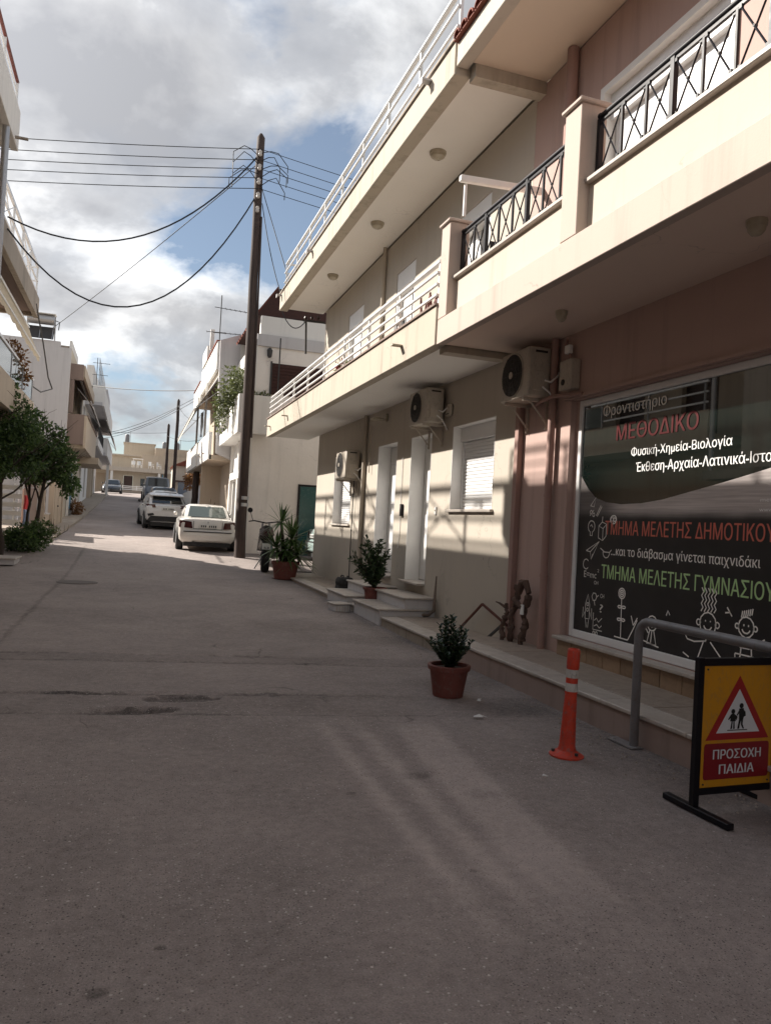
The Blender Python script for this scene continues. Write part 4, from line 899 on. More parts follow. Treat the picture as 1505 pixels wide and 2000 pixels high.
def yucca():
    t = thing('potted_yucca', 'spiky yucca plant in large terracotta pot at the house corner', 'potted plant', loc=(3.72, 18.9, .13))
    pot(t, .26, .33, .46, rim=.08, saucer=.02)
    rnd = random.Random(9); tr = B(); bl = B()
    heads = [((-.16, .0, 1.42), 46, .62), ((.14, .06, 1.02), 64, .66), ((-.04, -.1, .74), 60, .62), ((.26, -.12, .62), 54, .66), ((-.24, .05, .78), 50, .58), ((.1, .1, .55), 40, .6)]
    for h, n, L in heads:
        h = Vector(h); tr.tube([(h.x * .3, h.y * .3, .42), h * .7 + Vector((0, 0, .1)), h], [.05, .04, .035], 8)
        for i in range(n):
            a = i * 2.4 + rnd.uniform(-.2, .2); e = rnd.uniform(-.5, 1.35) if h.z > .9 else rnd.uniform(-.6, 1.2)
            d = Vector((math.cos(a) * math.cos(e), math.sin(a) * math.cos(e), math.sin(e))); LL = L * rnd.uniform(.75, 1.1); s = d.cross(Vector((0, 0, 1))).normalized() * (.022 if h.z > 1.2 else .028)
            dr = .22 * LL * max(0.1, math.cos(e)) * rnd.uniform(.3, 1.3)
            pts = [h + d * LL * f - Vector((0, 0, dr * f * f)) for f in (.03, .35, .7, 1.0)]; ws = (.6, 1, .75, .05); v = []
            for p, k in zip(pts, ws): v += [p - s * k, p + s * k]
            bl.add(v, [(0, 1, 3, 2), (2, 3, 5, 4), (4, 5, 7, 6)])
    tr.build('trunk', 'bark', t); bl.build('foliage', 'leaf_yucca', t)
yucca()
def steps():
    def flight(label, y0, y1, xs, hs, bump_=0.0):
        t = thing('marble_steps', label, 'steps', 'marble door steps')
        for i, (x, z) in enumerate(zip(xs, hs)):
            x2 = W - .004
            yy = (y0, y1) if i else (y0 - bump_, y1)
            B().box(x + .02, x2, yy[0] + .02, yy[1] - .02, -.02 if i == 0 else hs[i - 1] + .001, z - .032).build('riser', 'grey_white', t)
            B().box(x - .015, x2, yy[0] - .012, yy[1] + .012, z - .031, z).build('tread', 'marble', t, bev=.008)
        return t
    flight('nearer marble steps leading up to the white door', 11.5, 12.98, (3.79, 4.20), (.295, .48))
    B().box(W - .14, W + .26, 12.06, 13.04, .628, .665).build('threshold', 'marble', BH, bev=.006)
    flight('farther low marble steps below the second door', 13.42, 14.9, (3.79, 4.20), (.305, .485))
    B().box(W - .1, W + .26, 13.83, 14.99, .628, .665).build('threshold', 'marble', BH, bev=.006)
steps()
def oddments():
    t = thing('potted_oleander', 'straggly green shrub in terracotta pot on the steps between the doors', 'potted plant', loc=(4.25, 13.2, .188))
    pot(t, .15, .20, .30, rim=.05)
    rnd = random.Random(12); st = B(); lf = B()
    for i in range(34):
        a = rnd.uniform(0, 6.28); ln = rnd.uniform(.05, .8); L = rnd.uniform(.38, .86) * (1.15 - .3 * ln); d = Vector((math.cos(a) * ln - .12, math.sin(a) * ln, 1)).normalized(); p0 = Vector((0, 0, .26))
        p1 = p0 + d * L + Vector((0, 0, -.1 * ln)); m = p0.lerp(p1, .5) + Vector((rnd.gauss(0, .03), rnd.gauss(0, .03), .05)); st.tube([p0, m, p1], [.009, .006, .003], 5)
        for k in range(52):
            f = .2 + .8 * rnd.random(); q = (p0.lerp(m, f * 2) if f < .5 else m.lerp(p1, f * 2 - 1)); o = Vector((rnd.gauss(0, 1), rnd.gauss(0, 1), rnd.gauss(.5, .7))).normalized(); Lf = rnd.uniform(.06, .12); s = o.cross(Vector((rnd.random(), rnd.random(), 1))).normalized() * Lf * .2
            lf.add([q, q + o * Lf * .5 + s, q + o * Lf, q + o * Lf * .5 - s], [(0, 1, 2), (0, 2, 3)])
    st.build('stem', 'bark', t); lf.build('foliage', 'leaf_oleander', t)
    t = thing('jerry_can', 'squat black plastic canister on the pavement beside the far steps', 'canister', loc=(4.25, 15.25, .198))
    rg = lambda z, k: [(x * k, y * k, z) for x, y in [(.17 * math.copysign(abs(math.cos(a)) ** .5, math.cos(a)), .2 * math.copysign(abs(math.sin(a)) ** .5, math.sin(a))) for a in [i * math.pi / 8 for i in range(16)]]]
    B().loft([rg(0, .9), rg(.03, 1), rg(.12, 1), rg(.13, .96), rg(.16, .96), rg(.17, 1), rg(.25, .98), rg(.30, .8)]).build('body', 'rubber', t, True)
    B().tube([(-.06, -.1, .29), (-.05, -.08, .34), (-.05, .08, .34), (-.06, .1, .29)], .014, 6).build('handle', 'rubber', t, True); B().disc((.07, 0, .315), 2, .03, .04, 12).build('cap', 'dark_grey', t)
    t = thing('striped_block', 'small striped marble block on the road before the steps', 'block', loc=(3.60, 13.2, .05), rz=.1)
    B().box(-.14, .14, -.17, .17, 0, .12).build('block', 'grey_white', t, bev=.01); B().box(-.16, .16, -.19, .19, .121, .15).build('top_slab', 'marble', t, bev=.008)
    for i in range(5): B().box(-.11 + i * .05, -.09 + i * .05, -.178, -.171, .01, .11).build('rib', 'marble', t)
    # driftwood against the wall
    t = thing('vine_logs', 'gnarled old vine trunks leaning on the pink wall corner', 'logs'); rnd = random.Random(2)
    for (x0, y0, z0, x1, y1, z1, r) in ((4.55, 8.62, .25, 4.60, 8.50, .96, .042), (4.58, 8.33, .25, 4.62, 8.30, .86, .045), (4.52, 8.75, .25, 4.56, 8.70, .70, .034)):
        pts = []; rs = []
        for i in range(20):
            f = i / 19; pts.append((x0 + (x1 - x0) * f + rnd.gauss(0, .008), y0 + (y1 - y0) * f + .03 * math.sin(f * 9 + y0 * 7) + rnd.gauss(0, .008), z0 + (z1 - z0) * f)); rs.append(r * rnd.uniform(.62, 1.2))
        B().tube(pts, rs, 8).build('trunk', 'vine', t, True)
    B().tube([(4.60, 8.50, .86), (4.60, 8.42, 1.0), (4.60, 8.33, 1.01), (4.61, 8.26, .88)], [.04, .05, .042, .035], 8).build('branch', 'vine', t, True)
    B().tube([(4.56, 8.50, .72), (4.53, 8.42, .76), (4.56, 8.33, .70)], [.035, .04, .03], 7).build('branch', 'vine', t, True)
    B().tube([(4.55, 8.73, .66), (4.52, 8.84, .70), (4.50, 8.90, .71)], [.02, .014, .008], 6).build('branch', 'vine', t, True); B().tube([(4.60, 8.27, .5), (4.56, 8.17, .58)], [.016, .006], 6).build('branch', 'vine', t, True)
    B().box(4.545, 4.565, 8.28, 8.34, .62, .74).build('label_scrap', 'white_paint', t)
    t = thing('metal_frame', 'rusty angle-iron frame leaning on the wall behind the shrub', 'frame')
    A, Bq, Cq, Dq = (4.66, 9.62, .60), (4.63, 8.82, .42), (4.60, 10.2, .18), (4.60, 9.3, .18)
    for a, c in ((A, Bq), (A, Cq)): B().bar(a, c, .022, .03).build('bar', 'rust', t)
    B().bar((4.60, 8.86, .43), Dq, .025, .03).build('bar', 'dark_grey', t)
    t = thing('bent_pipe', 'pale bent stick leaning on the wall beside the marble steps', 'stick')
    B().tube([(4.70, 11.42, .84), (4.68, 11.40, .52), (4.66, 11.36, .30), (4.60, 11.42, .22), (4.50, 11.62, .195), (4.44, 11.66, .19)], [.012, .024, .03, .026, .03, .022], 8).build('stick', 'grey_wood', t, True)
    # litter
    rnd = random.Random(31)
    for i, (x, y, l) in enumerate(((2.93, 6.0, 'crumpled pale scrap of paper on the dark road edge by the kerb'), (2.66, 4.45, 'tiny white paper scrap in front of the orange bollard'), (3.18, 6.55, 'pale scrap beside the terracotta pot'))):
        s = (.07, .028, .05)[i]; b = B(); v = [(x + rnd.uniform(-s, s), y + rnd.uniform(-s, s) * .6, .012 + rnd.uniform(0, .02)) for k in range(6)]
        v.sort(key=lambda q: math.atan2(q[1] - y, q[0] - x)); v.append((x, y, .035)); b.add(v, [(k, (k + 1) % 6, 6) for k in range(6)]); tag(b.build('paper_scrap', 'white_paint'), l, 'litter', 'litter on the road')
    t = thing('manhole_cover', 'worn oval manhole cover in the middle distance of the road', 'manhole cover', loc=(-.95, 16.9, gz(16.9) - .004))
    B().lathe([(.33, 0), (.33, .012), (.31, .014), (.0101, .014)], 28).build('cover', 'manhole', t, fix=True); B().lathe([(.40, -.01), (.40, .01), (.335, .01), (.335, -.01)], 28).build('ring', 'manhole', t, fix=True)
    # loose stones and leaves along the kerb
    b = B(); rnd = random.Random(77)
    for i in range(900):
        x = 3.80 - abs(rnd.gauss(0, .22)); y = rnd.uniform(3.0, 15.5); s = rnd.uniform(.004, .013)
        if rnd.random() < .35: x = rnd.uniform(-2.5, 3.6); y = rnd.uniform(1.6, 12); s = rnd.uniform(.003, .007)
        z = gz(y) + pothole(x, y) + s * .3
        b.add([(x + s, y, z), (x - s * .6, y + s, z), (x - s * .5, y - s * .8, z), (x, y, z + s * .9)], [(0, 1, 3), (1, 2, 3), (2, 0, 3)])
    tag(b.build('gravel', 'paving'), 'fine loose grit scattered along the kerb', 'grit', kind='stuff')
oddments()
def balcony_bits():
    t = thing('hanging_flowers', 'red flowering plant behind the white balcony railing', 'plant', loc=(3.75, 14.1, 4.23))
    B().lathe([(.10, 0), (.13, .2), (.14, .21)], 14).build('pot', 'terracotta', t, fix=True)
    foliage('foliage', [((0, 0, .36), (.22, .22, .16), 130)], .09, 'leaf_olive', t, 5, gap=0); foliage('blossom', [((-.05, 0, .38), (.2, .2, .12), 60)], .06, 'flower', t, 6, .8, gap=0)
    t = thing('cactus_planter', 'reddish upright cactus stems in planter at the near end of the white railing', 'plant', loc=(3.76, 9.9, 4.23))
    B().box(-.1, .1, -.3, .3, 0, .22).build('planter', 'ac', t, bev=.01)
    rnd = random.Random(3)
    for i in range(9): B().tube([(rnd.uniform(-.06, .06), -.25 + i * .06, .2), (rnd.uniform(-.06, .06), -.25 + i * .06, .2 + rnd.uniform(.25, .48))], [.022, .014], 6).build('stem', 'terracotta', t, True)
    t = thing('drying_rack', 'dark clothes on a rack outside the middle balcony door', 'laundry', loc=(4.3, 12.75, 4.22))
    for y in (-.3, .3): B().tube([(0, y, 0), (0, y, 1.0)], .012, 6).build('leg', 'steel', t)
    B().tube([(0, -.33, 1.0), (0, .33, 1.0)], .012, 6).build('bar', 'steel', t)
    for i, (y, m) in enumerate(((-.2, 'black_metal'), (-.02, 'dark_grey'), (.17, 'brown_door'))):
        b = B(); n = 5; v = [( .02 * math.sin(k * 2.1 + j), y - .08 + k * .04, .98 - j * .18) for j in range(5) for k in range(n)]
        b.add(v, [(j * n + k, j * n + k + 1, (j + 1) * n + k + 1, (j + 1) * n + k) for j in range(4) for k in range(n - 1)]); b.build('garment', m, t)
    t = thing('balcony_chair', 'black folded chair behind the peach balcony railing', 'chair', loc=(4.1, 8.1, 4.2))
    for x in (-.2, .2):
        for y in (-.2, .2): B().bar((x, y, 0), (x, -y, .8), .025, .025).build('leg', 'black_metal', t)
    B().box(-.22, .22, -.2, .2, .44, .47).build('seat', 'black_metal', t)
    B().box(-.22, .22, .19, .22, .62, .86).build('backrest', 'black_metal', t)
balcony_bits()
# ------------------------------------------------------------------ white house past the side lane, and its neighbour
def white_house():
    h = thing('white_corner_house', 'white rough-rendered corner house with boxed balcony and tiled roof shelter', 'house')
    Y0 = 24.5
    wallx(3.50, .3, Y0, 29.0, .3, 7.35, [(25.3, 26.5, .45, 2.7), (27.0, 28.6, 4.4, 6.6), (25.2, 26.4, 4.4, 6.6), (26.9, 28.5, .45, 2.9)]).build('wall', 'white_wall', h)
    # side wall facing the lane
    b = B(); sw = b.hexa([(3.50, Y0 - .30, .2), (14, Y0 - .30, .2), (14, Y0 - .002, .2), (3.50, Y0 - .002, .2)], [(3.50, Y0 - .30, 7.25), (14, Y0 - .30, 7.25), (14, Y0 - .002, 7.25), (3.50, Y0 - .002, 7.25)]); sw = sw.build('side_wall', 'rough_white', h)
    B().box(3.46, 14, Y0 - .36, Y0 - .301, 7.05, 7.42).build('parapet_band', 'grey_white', sw)
    B().box(3.42, 3.499, Y0 - .34, Y0 + .0, 2.6, 7.25).build('corner_trim', 'white_wall', h); B().box(3.40, 3.499, Y0 - .34, Y0 - .03, .2, 2.59).build('corner_post', 'white_wall', h)
    dw = B().box(3.98, 5.9, Y0 - .325, Y0 - .302, 5.55, 6.55).build('window', 'dark_wood', h)
    for i in range(9): B().box(4.0, 5.88, Y0 - .345, Y0 - .326, 5.60 + i * .105, 5.66 + i * .105).build('slat', 'dark_wood', dw)
    B().box(3.93, 3.98, Y0 - .35, Y0 - .303, 5.5, 6.6).build('window_frame', 'dark_grey', dw)
    td = B().box(5.10, 6.6, Y0 - .33, Y0 - .303, .35, 2.72).build('lane_door', 'teal', h); B().box(5.03, 5.09, Y0 - .345, Y0 - .302, .35, 2.78).build('frame', 'black_metal', td); B().box(5.091, 6.6, Y0 - .345, Y0 - .302, 2.721, 2.78).build('frame', 'black_metal', td)
    B().box(5.10, 6.6, Y0 - .336, Y0 - .331, 1.75, 1.80).build('glazing_bar', 'teal', td); B().box(5.10, 6.6, Y0 - .336, Y0 - .331, 1.3, 1.34).build('glazing_bar', 'teal', td)
    wl = B().lathe([(.05, 0), (.09, -.06), (.07, -.25), (.03, -.3)], 12, (3.86, Y0 - .42, 6.98)).build('wall_lamp', 'dark_grey', h, fix=True); B().box(3.84, 3.88, Y0 - .42, Y0 - .30, 6.96, 7.0).build('lamp_arm', 'dark_grey', wl)
    # upper parapet wall and tiled roof shelter
    B().box(3.56, 14, Y0 - .28, Y0 - .05, 7.251, 8.02).build('upper_wall', 'white_wall', h)
    rf = B().prism([(3.42, 24.35, 8.05), (4.06, 24.35, 8.98), (4.2, 24.35, 8.98), (14, 24.35, 8.3)], (0, 4.5, 0)).build('roof', 'dark_wood', h)
    for i in range(10): B().prism([(4.08, 24.4, 9.0), (3.36, 24.4, 7.97), (3.34, 24.4, 8.03), (4.06, 24.4, 9.07)], (0, .2, 0)).build('tile_row', 'roof_tile', rf).location.y = i * .45
    # balcony box
    bal = B().box(3.0, 3.499, 24.2, 29.0, 4.25, 4.40).build('balcony_slab', 'white_wall', h)
    B().box(2.94, 3.06, 23.62, 26.0, 4.22, 5.40).build('balcony_parapet', 'white_wall', bal); B().box(3.061, 3.90, 23.62, 23.78, 4.22, 5.395).build('balcony_end', 'white_wall', bal)
    B().box(3.061, 3.90, 23.79, 24.19, 4.25, 4.40).build('balcony_slab', 'white_wall', bal)
    B().box(2.96, 3.05, 26.01, 29.0, 4.22, 4.62).build('balcony_parapet', 'white_wall', bal)
    for (ya, yb, z0, z1, m) in ((25.3, 26.5, .45, 2.7, 'dark_grey'), (27.0, 28.6, 4.4, 6.6, 'glass_dark'), (25.2, 26.4, 4.4, 6.6, 'glass_dark'), (26.9, 28.5, .45, 2.9, 'glass_dark')):
        o = B().box(3.68, 3.74, ya + .06, yb - .06, z0, z1 - .06).build('door', m, h)
        for y in (ya, yb - .06): B().box(3.60, 3.76, y + .001, y + .059, z0, z1 - .001).build('frame', 'white_alu', o)
    for y in (25.05, 26.75, 28.8): B().box(3.40, 3.499, y - .1, y + .1, .45, 4.24).build('pilaster', 'white_wall', h)
    B().box(3.38, 3.499, 24.56, 28.7, 2.95, 3.2).build('shop_band', 'white_wall', h)
    B().tube([(3.3, Y0 - .6, .2), (3.3, Y0 - .6, .42)], .2, 12).build('corner_stone', 'grey_white', h, True)
    return h
white_house()
def balcony_plant(name, label, loc, pot_r, blobs, size, mat, seed, gap=.36, potmat='white_wall', stem_h=.6):
    t = thing(name, label, 'plant', loc=loc)
    B().lathe([(pot_r * .8, 0), (pot_r, .35), (pot_r * 1.08, .36), (pot_r * 1.08, .4), (pot_r * .8, .4)], 16).build('pot', potmat, t, True, fix=True)
    rnd = random.Random(seed); st = B(); tips = []
    for i in range(5): limb(st, Vector((0, 0, .35)), (rnd.gauss(0, .5), rnd.gauss(0, .5), 1.2), stem_h, .018, rnd, 1, tips)
    st.build('stem', 'bark', t); foliage('foliage', blobs, size, mat, t, seed, gap=gap, gscale=2.4); return t
balcony_plant('balcony_tree', 'large olive-green bush spilling over the white corner balcony', (3.15, 24.6, 4.45), .2, [((-.25, 0, 1.35), (.55, .6, .62), 1100), ((-.5, .3, .85), (.4, .5, .5), 520), ((.45, -.3, .95), (.5, .4, .32), 420), ((-.6, .5, .3), (.2, .3, .45), 180)], .12, 'leaf_olive', 21)
def planter_white():
    t = thing('balcony_planter', 'white square planter standing on the corner balcony parapet edge', 'planter', loc=(2.86, 26.35, 4.63))
    B().hexa([(-.14, -.2, 0), (.14, -.2, 0), (.14, .2, 0), (-.14, .2, 0)], [(-.19, -.25, .55), (.19, -.25, .55), (.19, .25, .55), (-.19, .25, .55)]).build('box', 'white_wall', t, bev=.01); B().box(-.15, .15, -.2, .2, .551, .56).build('soil', 'soil', t)
planter_white()
def neighbour():
    h = thing('white_neighbour_house', 'white two-storey house with red-trimmed parapets beyond the corner house', 'house')
    wallx(3.55, .3, 29.01, 40.0, .5, 8.2, [(30.5, 32, 4.4, 6.6), (34, 36, 4.4, 6.6), (33, 35.5, .9, 3.0)]).build('wall', 'tan_wall', h)
    B().box(3.551, 12, 28.9, 29.0, 3.5, 8.2).build('side_wall', 'white_wall', h)
    fin = B().hexa([(2.86, 28.95, 3.95), (3.549, 28.95, 3.7), (3.549, 29.18, 3.7), (2.86, 29.18, 3.95)], [(2.80, 28.95, 8.15), (3.549, 28.95, 8.45), (3.549, 29.18, 8.45), (2.80, 29.18, 8.15)]).build('fin_wall', 'grey_white', h)
    B().box(2.72, 2.83, 29.181, 36.0, 7.1, 8.15).build('roof_parapet', 'white_wall', h); B().box(2.68, 2.88, 29.19, 33.0, 8.151, 8.2).build('red_coping', 'roof_tile', h); B().box(2.72, 2.83, 36.01, 40, 6.9, 7.75).build('roof_parapet', 'white_wall', h); B().box(2.68, 2.88, 36.2, 39.9, 7.751, 7.8).build('red_coping', 'roof_tile', h)
    B().box(2.6, 2.75, 31.0, 31.15, 8.2, 9.0).build('roof_post', 'white_wall', h); B().box(2.66, 2.8, 32.9, 35.0, 8.16, 8.75).build('roof_block', 'white_wall', h)
    B().box(2.831, 3.549, 29.19, 40, 7.0, 7.15).build('roof_soffit', 'tan_wall', h)
    bal = B().box(2.66, 3.549, 29.19, 40.0, 3.72, 3.9).build('balcony_slab', 'tan_wall', h)
    B().box(2.60, 2.72, 29.19, 34.0, 3.73, 4.75).build('balcony_parapet', 'white_wall', bal); B().box(2.54, 2.66, 34.02, 40.0, 3.73, 4.75).build('balcony_parapet', 'white_wall', bal)
    for y in (30.8, 32.6): B().box(2.50, 2.599, y - .05, y + .05, 4.02, 4.06).build('drain_spout', 'concrete', bal)
    for y in (31.9, 36.0): B().box(2.62, 2.70, y - .05, y + .05, 4.751, 7.0).build('post', 'white_wall', bal)
    # ground floor return wall under the balcony
    B().box(2.74, 3.549, 33.2, 33.4, .9, 3.719).build('return_wall', 'tan_wall', h)
    for (ya, yb, z0, z1) in ((30.5, 32, 4.4, 6.6), (34, 36, 4.4, 6.6)):
        o = B().box(3.70, 3.75, ya + .05, yb - .05, z0, z1 - .05).build('balcony_door', 'brown_door', h)
    return h
neighbour()
def awning(name, label, mat, A0, A1, B0, B1, drop=.25, scallop=True, arms=()):
    """awning cloth from wall line A0-A1 to front bar B0-B1 with valance"""
    t = thing(name, label, 'awning'); A0, A1, B0, B1 = map(Vector, (A0, A1, B0, B1)); n = 14
    cl = B(); v = []
    for j in range(5):
        f = j / 4
        for i in range(n + 1): v.append(A0.lerp(A1, i / n).lerp(B0.lerp(B1, i / n), f) - Vector((0, 0, .05 * math.sin(math.pi * f))))
    k = n + 1; cl.add(v, [(j * k + i, j * k + i + 1, (j + 1) * k + i + 1, (j + 1) * k + i) for j in range(4) for i in range(n)])
    o = cl.build('cloth', mat, t, True); m_ = o.modifiers.new('s', 'SOLIDIFY'); m_.thickness = .006
    if drop:
        b = B(); m = n * 4; v = []
        for i in range(m + 1):
            p = B0.lerp(B1, i / m); v += [p, p - Vector((0, 0, drop * (.72 + .28 * abs(math.sin(math.pi * i / 4)) if scallop else 1)))]
        b.add(v, [(2 * i, 2 * i + 1, 2 * i + 3, 2 * i + 2) for i in range(m)]); b.build('valance', mat, o)
    B().tube([B0, B1], .03, 8).build('front_bar', 'white_alu', t, True); B().tube([A0, A1], .05, 8).build('roller', 'white_alu', t, True)
    for f in (0.0, 1.0): B().tube([A0.lerp(A1, f) - Vector((0, 0, .6)), B0.lerp(B1, f)], .015, 5).build('arm', 'steel', t)
    return t
awning('street_awning', 'pale lowered awning on the far white house balcony', 'awning_grey', (2.9, 29.6, 6.95), (2.9, 38.0, 6.95), (2.05, 29.6, 5.6), (1.95, 38.0, 5.2), .15, False)
def hanging_cloth():
    t = thing('hanging_cloth', 'pale blue cloth hanging under the far white house awning', 'laundry')
    b = B(); v = [(2.6 + .05 * math.sin(k * 1.3 + j * .7), 32.5 + .12 * k, 5.9 - .2 * j) for j in range(6) for k in range(6)]; b.add(v, [(j * 6 + k, j * 6 + k + 1, (j + 1) * 6 + k + 1, (j + 1) * 6 + k) for j in range(5) for k in range(5)])
    b.build('cloth', 'cloth_pale', t, True); B().tube([(2.62, 31.9, 5.92), (2.62, 36, 5.92)], .01, 5).build('line', 'cable', t)
hanging_cloth()
def antenna(label, x, y, z, h, spec):
    t = thing('roof_antenna', label, 'antenna', 'roof antennas', (x, y, z)); B().tube([(0, 0, 0), (0, 0, h)], .02, 6).build('mast', 'dark_grey', t)
    for (zz, dx, dy, dz, L, n) in spec:
        d = Vector((dx, dy, dz)).normalized(); a = Vector((0, 0, zz)); B().tube([a - d * .25, a + d * L], .014, 5).build('boom', 'dark_grey', t); s = d.cross(Vector((0, 0, 1))).normalized()
        for i in range(n): c = a + d * (L * (i + 1) / n); e = .16; B().tube([c - s * e, c + s * e], .008, 4).build('element', 'dark_grey', t)
    return t
antenna('tall television antenna with side booms on the white house roof', 2.9, 30.5, 8.15, 2.1, ((1.6, 1, -.3, -.12, 1.5, 8), (.62, 1, -.2, 0, .8, 4), (.64, -1, .2, 0, .5, 1)))
a_ = antenna('thin whip antenna rising beside the beige balcony corner', 4.15, 23.9, 5.4, 1.9, ())

# ------------------------------------------------------------------ utility poles and overhead cables
def utility_pole(label, x, y, z0, zt, r0, r1, dx=0.0, ins=0, group='wooden utility poles'):
    t = thing('utility_pole', label, 'utility pole', group)
    rnd = random.Random(int(y)); pts = []; rs = []
    for i in range(13):
        f = i / 12; pts.append((x + dx * f + rnd.gauss(0, .006), y, z0 - .3 + (zt - z0 + .3) * f)); rs.append((r0 + (r1 - r0) * f) * rnd.uniform(.97, 1.03))
    pts.append((x + dx, y, zt + .12)); rs.append(r1 * .35)
    B().tube(pts, rs, 14).build('shaft', 'pole', t, True)
    for k in range(ins):
        z = zt - .55 - k * .42; xx = x + dx * (z - z0) / (zt - z0); B().lathe([(.03, -.09), (.06, -.05), (.045, 0), (.06, .05), (.03, .09)], 10, (xx - .02, y - r1 - .07, z)).build('insulator', 'porcelain', t, True, fix=True)
        B().tube([(xx - .02, y + .05, z), (xx - .02, y - r1 - .10, z)], .012, 5).build('pin', 'dark_grey', t)
    return t
PX, PY = 3.14, 23.0
P1 = utility_pole('tall dark wooden utility pole in front of the white corner house', PX, PY, .43, 13.0, .165, .115, -.09, 5)
B().tube([(PX + .13, PY - .10, 4.0), (PX + .10, PY - .10, 7.5), (PX + .05, PY - .10, 10.6)], [.028, .03, .028], 8).build('riser_pipe', 'pole', P1, True)
for z, m in ((2.15, 'steel'), (1.95, 'steel')): B().tube([(PX, PY, z), (PX, PY, z + .1)], .165, 14).build('band', m, P1, True)
rnd_ = random.Random(6)
for i in range(9):     # slack jumper loops at the head
    s = -1 if i % 2 else 1; a = Vector((PX - .09, PY - .1, 12.5 - i * .13)); e = a + Vector((s * rnd_.uniform(.5, .95), rnd_.uniform(-.4, .2), rnd_.uniform(-.5, .1)))
    m_ = (a + e) / 2 + Vector((s * .1, -.1, rnd_.uniform(.1, .35))); B().tube([a, a.lerp(m_, .6) + Vector((0, 0, .05)), m_, m_.lerp(e, .6), e, e - Vector((0, 0, rnd_.uniform(.2, .6)))], .013, 5).build('jumper', 'cable', P1, True)
utility_pole('slender dark utility pole behind the parked cars, taller of the two', 2.47, 50.0, 1.85, 8.75, .12, .09)
utility_pole('shorter dark utility pole in front of the far cream house', 2.43, 62.0, 2.6, 8.5, .13, .10)
utility_pole('short brown pole stump under the far white balcony', 2.9, 38.0, 1.1, 3.68, .16, .15)
for i, (z, ze, l) in enumerate(((12.6, 11.2, 'topmost'), (12.28, 10.85, 'second'), (12.01, 10.55, 'third'), (11.74, 10.25, 'fourth'), (11.42, 9.95, 'lowest'))):
    cable(f'{l} of the five level wires left of the tall pole', sag((PX - .1, PY - .12, z), (-14, 24.5, ze), .25), .012)
    cable(f'{l} of the five wires right of the tall pole', sag((PX - .06, PY - .12, z), (15, 22.6, z - 1.3), .1), .010)
cable('upper sagging cable swooping from the tall pole to the left balcony', sag((PX - .1, PY, 12.5), (-3.2, 20.3, 8.5), 1.44), .022)
cable('lower deeply sagging cable from the tall pole to the left balcony', sag((PX - .1, PY, 11.3), (-3.2, 20.4, 8.25), 2.6), .022)
cable('straight slanting wire from the tall pole to the roof water heater', sag((PX - .1, PY, 12.25), (-3.7, 37.0, 9.6), .1), .014)
cable('guy wire from the tall pole to the beige roof corner', [(PX, PY - .1, 11.5), (3.75, 20.6, 8.0)], .013)
cable('slack wire from the tall pole down to the beige balcony end', sag((PX + .05, PY - .1, 11.0), (3.7, 20.7, 7.4), .35), .013)
cable('dark horizontal wire crossing the street at the far balconies', sag((2.7, 39.5, 7.85), (-2.7, 46, 8.55), .12), .02)
for i, (a, b_, s, l) in enumerate((((2.44, 50, 8.3), (-2.3, 58, 6.9), .35, 'thick drooping wire from the slender pole to the left houses'), ((2.7, 39.9, 7.5), (-2.4, 60, 7.2), .3, 'upper thin wire slanting above the far street'), ((2.7, 39.9, 7.35), (-2.4, 60, 6.85), .35, 'lower thin wire slanting above the far street'), ((2.32, 62, 7.9), (-3.0, 63, 7.7), .1, 'level wire from the shorter pole to the left'), ((2.44, 50, 8.5), (2.9, 39.9, 6.4), .25, 'wire from the slender pole to the far white awning'), ((2.32, 62, 7.7), (3.6, 40, 5.6), .3, 'wire from the shorter pole to the white neighbour'))):
    cable(l, sag(a, b_, s), .018 if i == 0 else .013)
def facade_wire():
    t = thing('corner_bracket', 'old electric bracket with loose wires at the beige house corner', 'bracket')
    B().bar((4.72, 20.44, 7.05), (4.2, 20.75, 7.12), .05, .05).build('arm', 'dark_grey', t); B().bar((4.3, 20.7, 6.2), (4.26, 20.7, 7.1), .05, .05).build('post', 'dark_grey', t)
    for k in range(3): B().lathe([(.03, 0), (.045, .05), (.03, .1)], 8, (4.25 + .16 * k, 20.72 - .09 * k, 7.13)).build('insulator', 'brown_door', t, fix=True)
    B().tube(sag((4.25, 20.7, 7.1), (3.62, 20.9, 7.33), .32, 10), .014, 5).build('wire', 'cable', t)
facade_wire()

# ------------------------------------------------------------------ vehicles
def ring_body(y, w, zb, zm, zs, zt):
    r = [(0, zb), (w * .84, zb), (w * .965, zb + .10), (w, zm), (w * .985, zs - .07), (w * .93, zs - .012), (w * .80, zs + (zt - zs) * .55), (w * .42, zt - (zt - zs) * .1), (0, zt)]
    return [(x, y, z) for x, z in r] + [(-x, y, z) for x, z in r[-2:0:-1]]
def lerp3(q, u, v): return q[0].lerp(q[1], u).lerp(q[3].lerp(q[2], u), v)
def pane(quad, u0, u1, v0, v1, off=.006, n=3):
    q = [Vector(p) for p in quad]; nr = (q[1] - q[0]).cross(q[3] - q[0]).normalized() * off; b = B(); v = []
    for j in range(n + 1):
        for i in range(n + 1): v.append(lerp3(q, u0 + (u1 - u0) * i / n, v0 + (v1 - v0) * j / n) + nr)
    return b.add(v, [(j * (n + 1) + i, j * (n + 1) + i + 1, (j + 1) * (n + 1) + i + 1, (j + 1) * (n + 1) + i) for j in range(n) for i in range(n)])
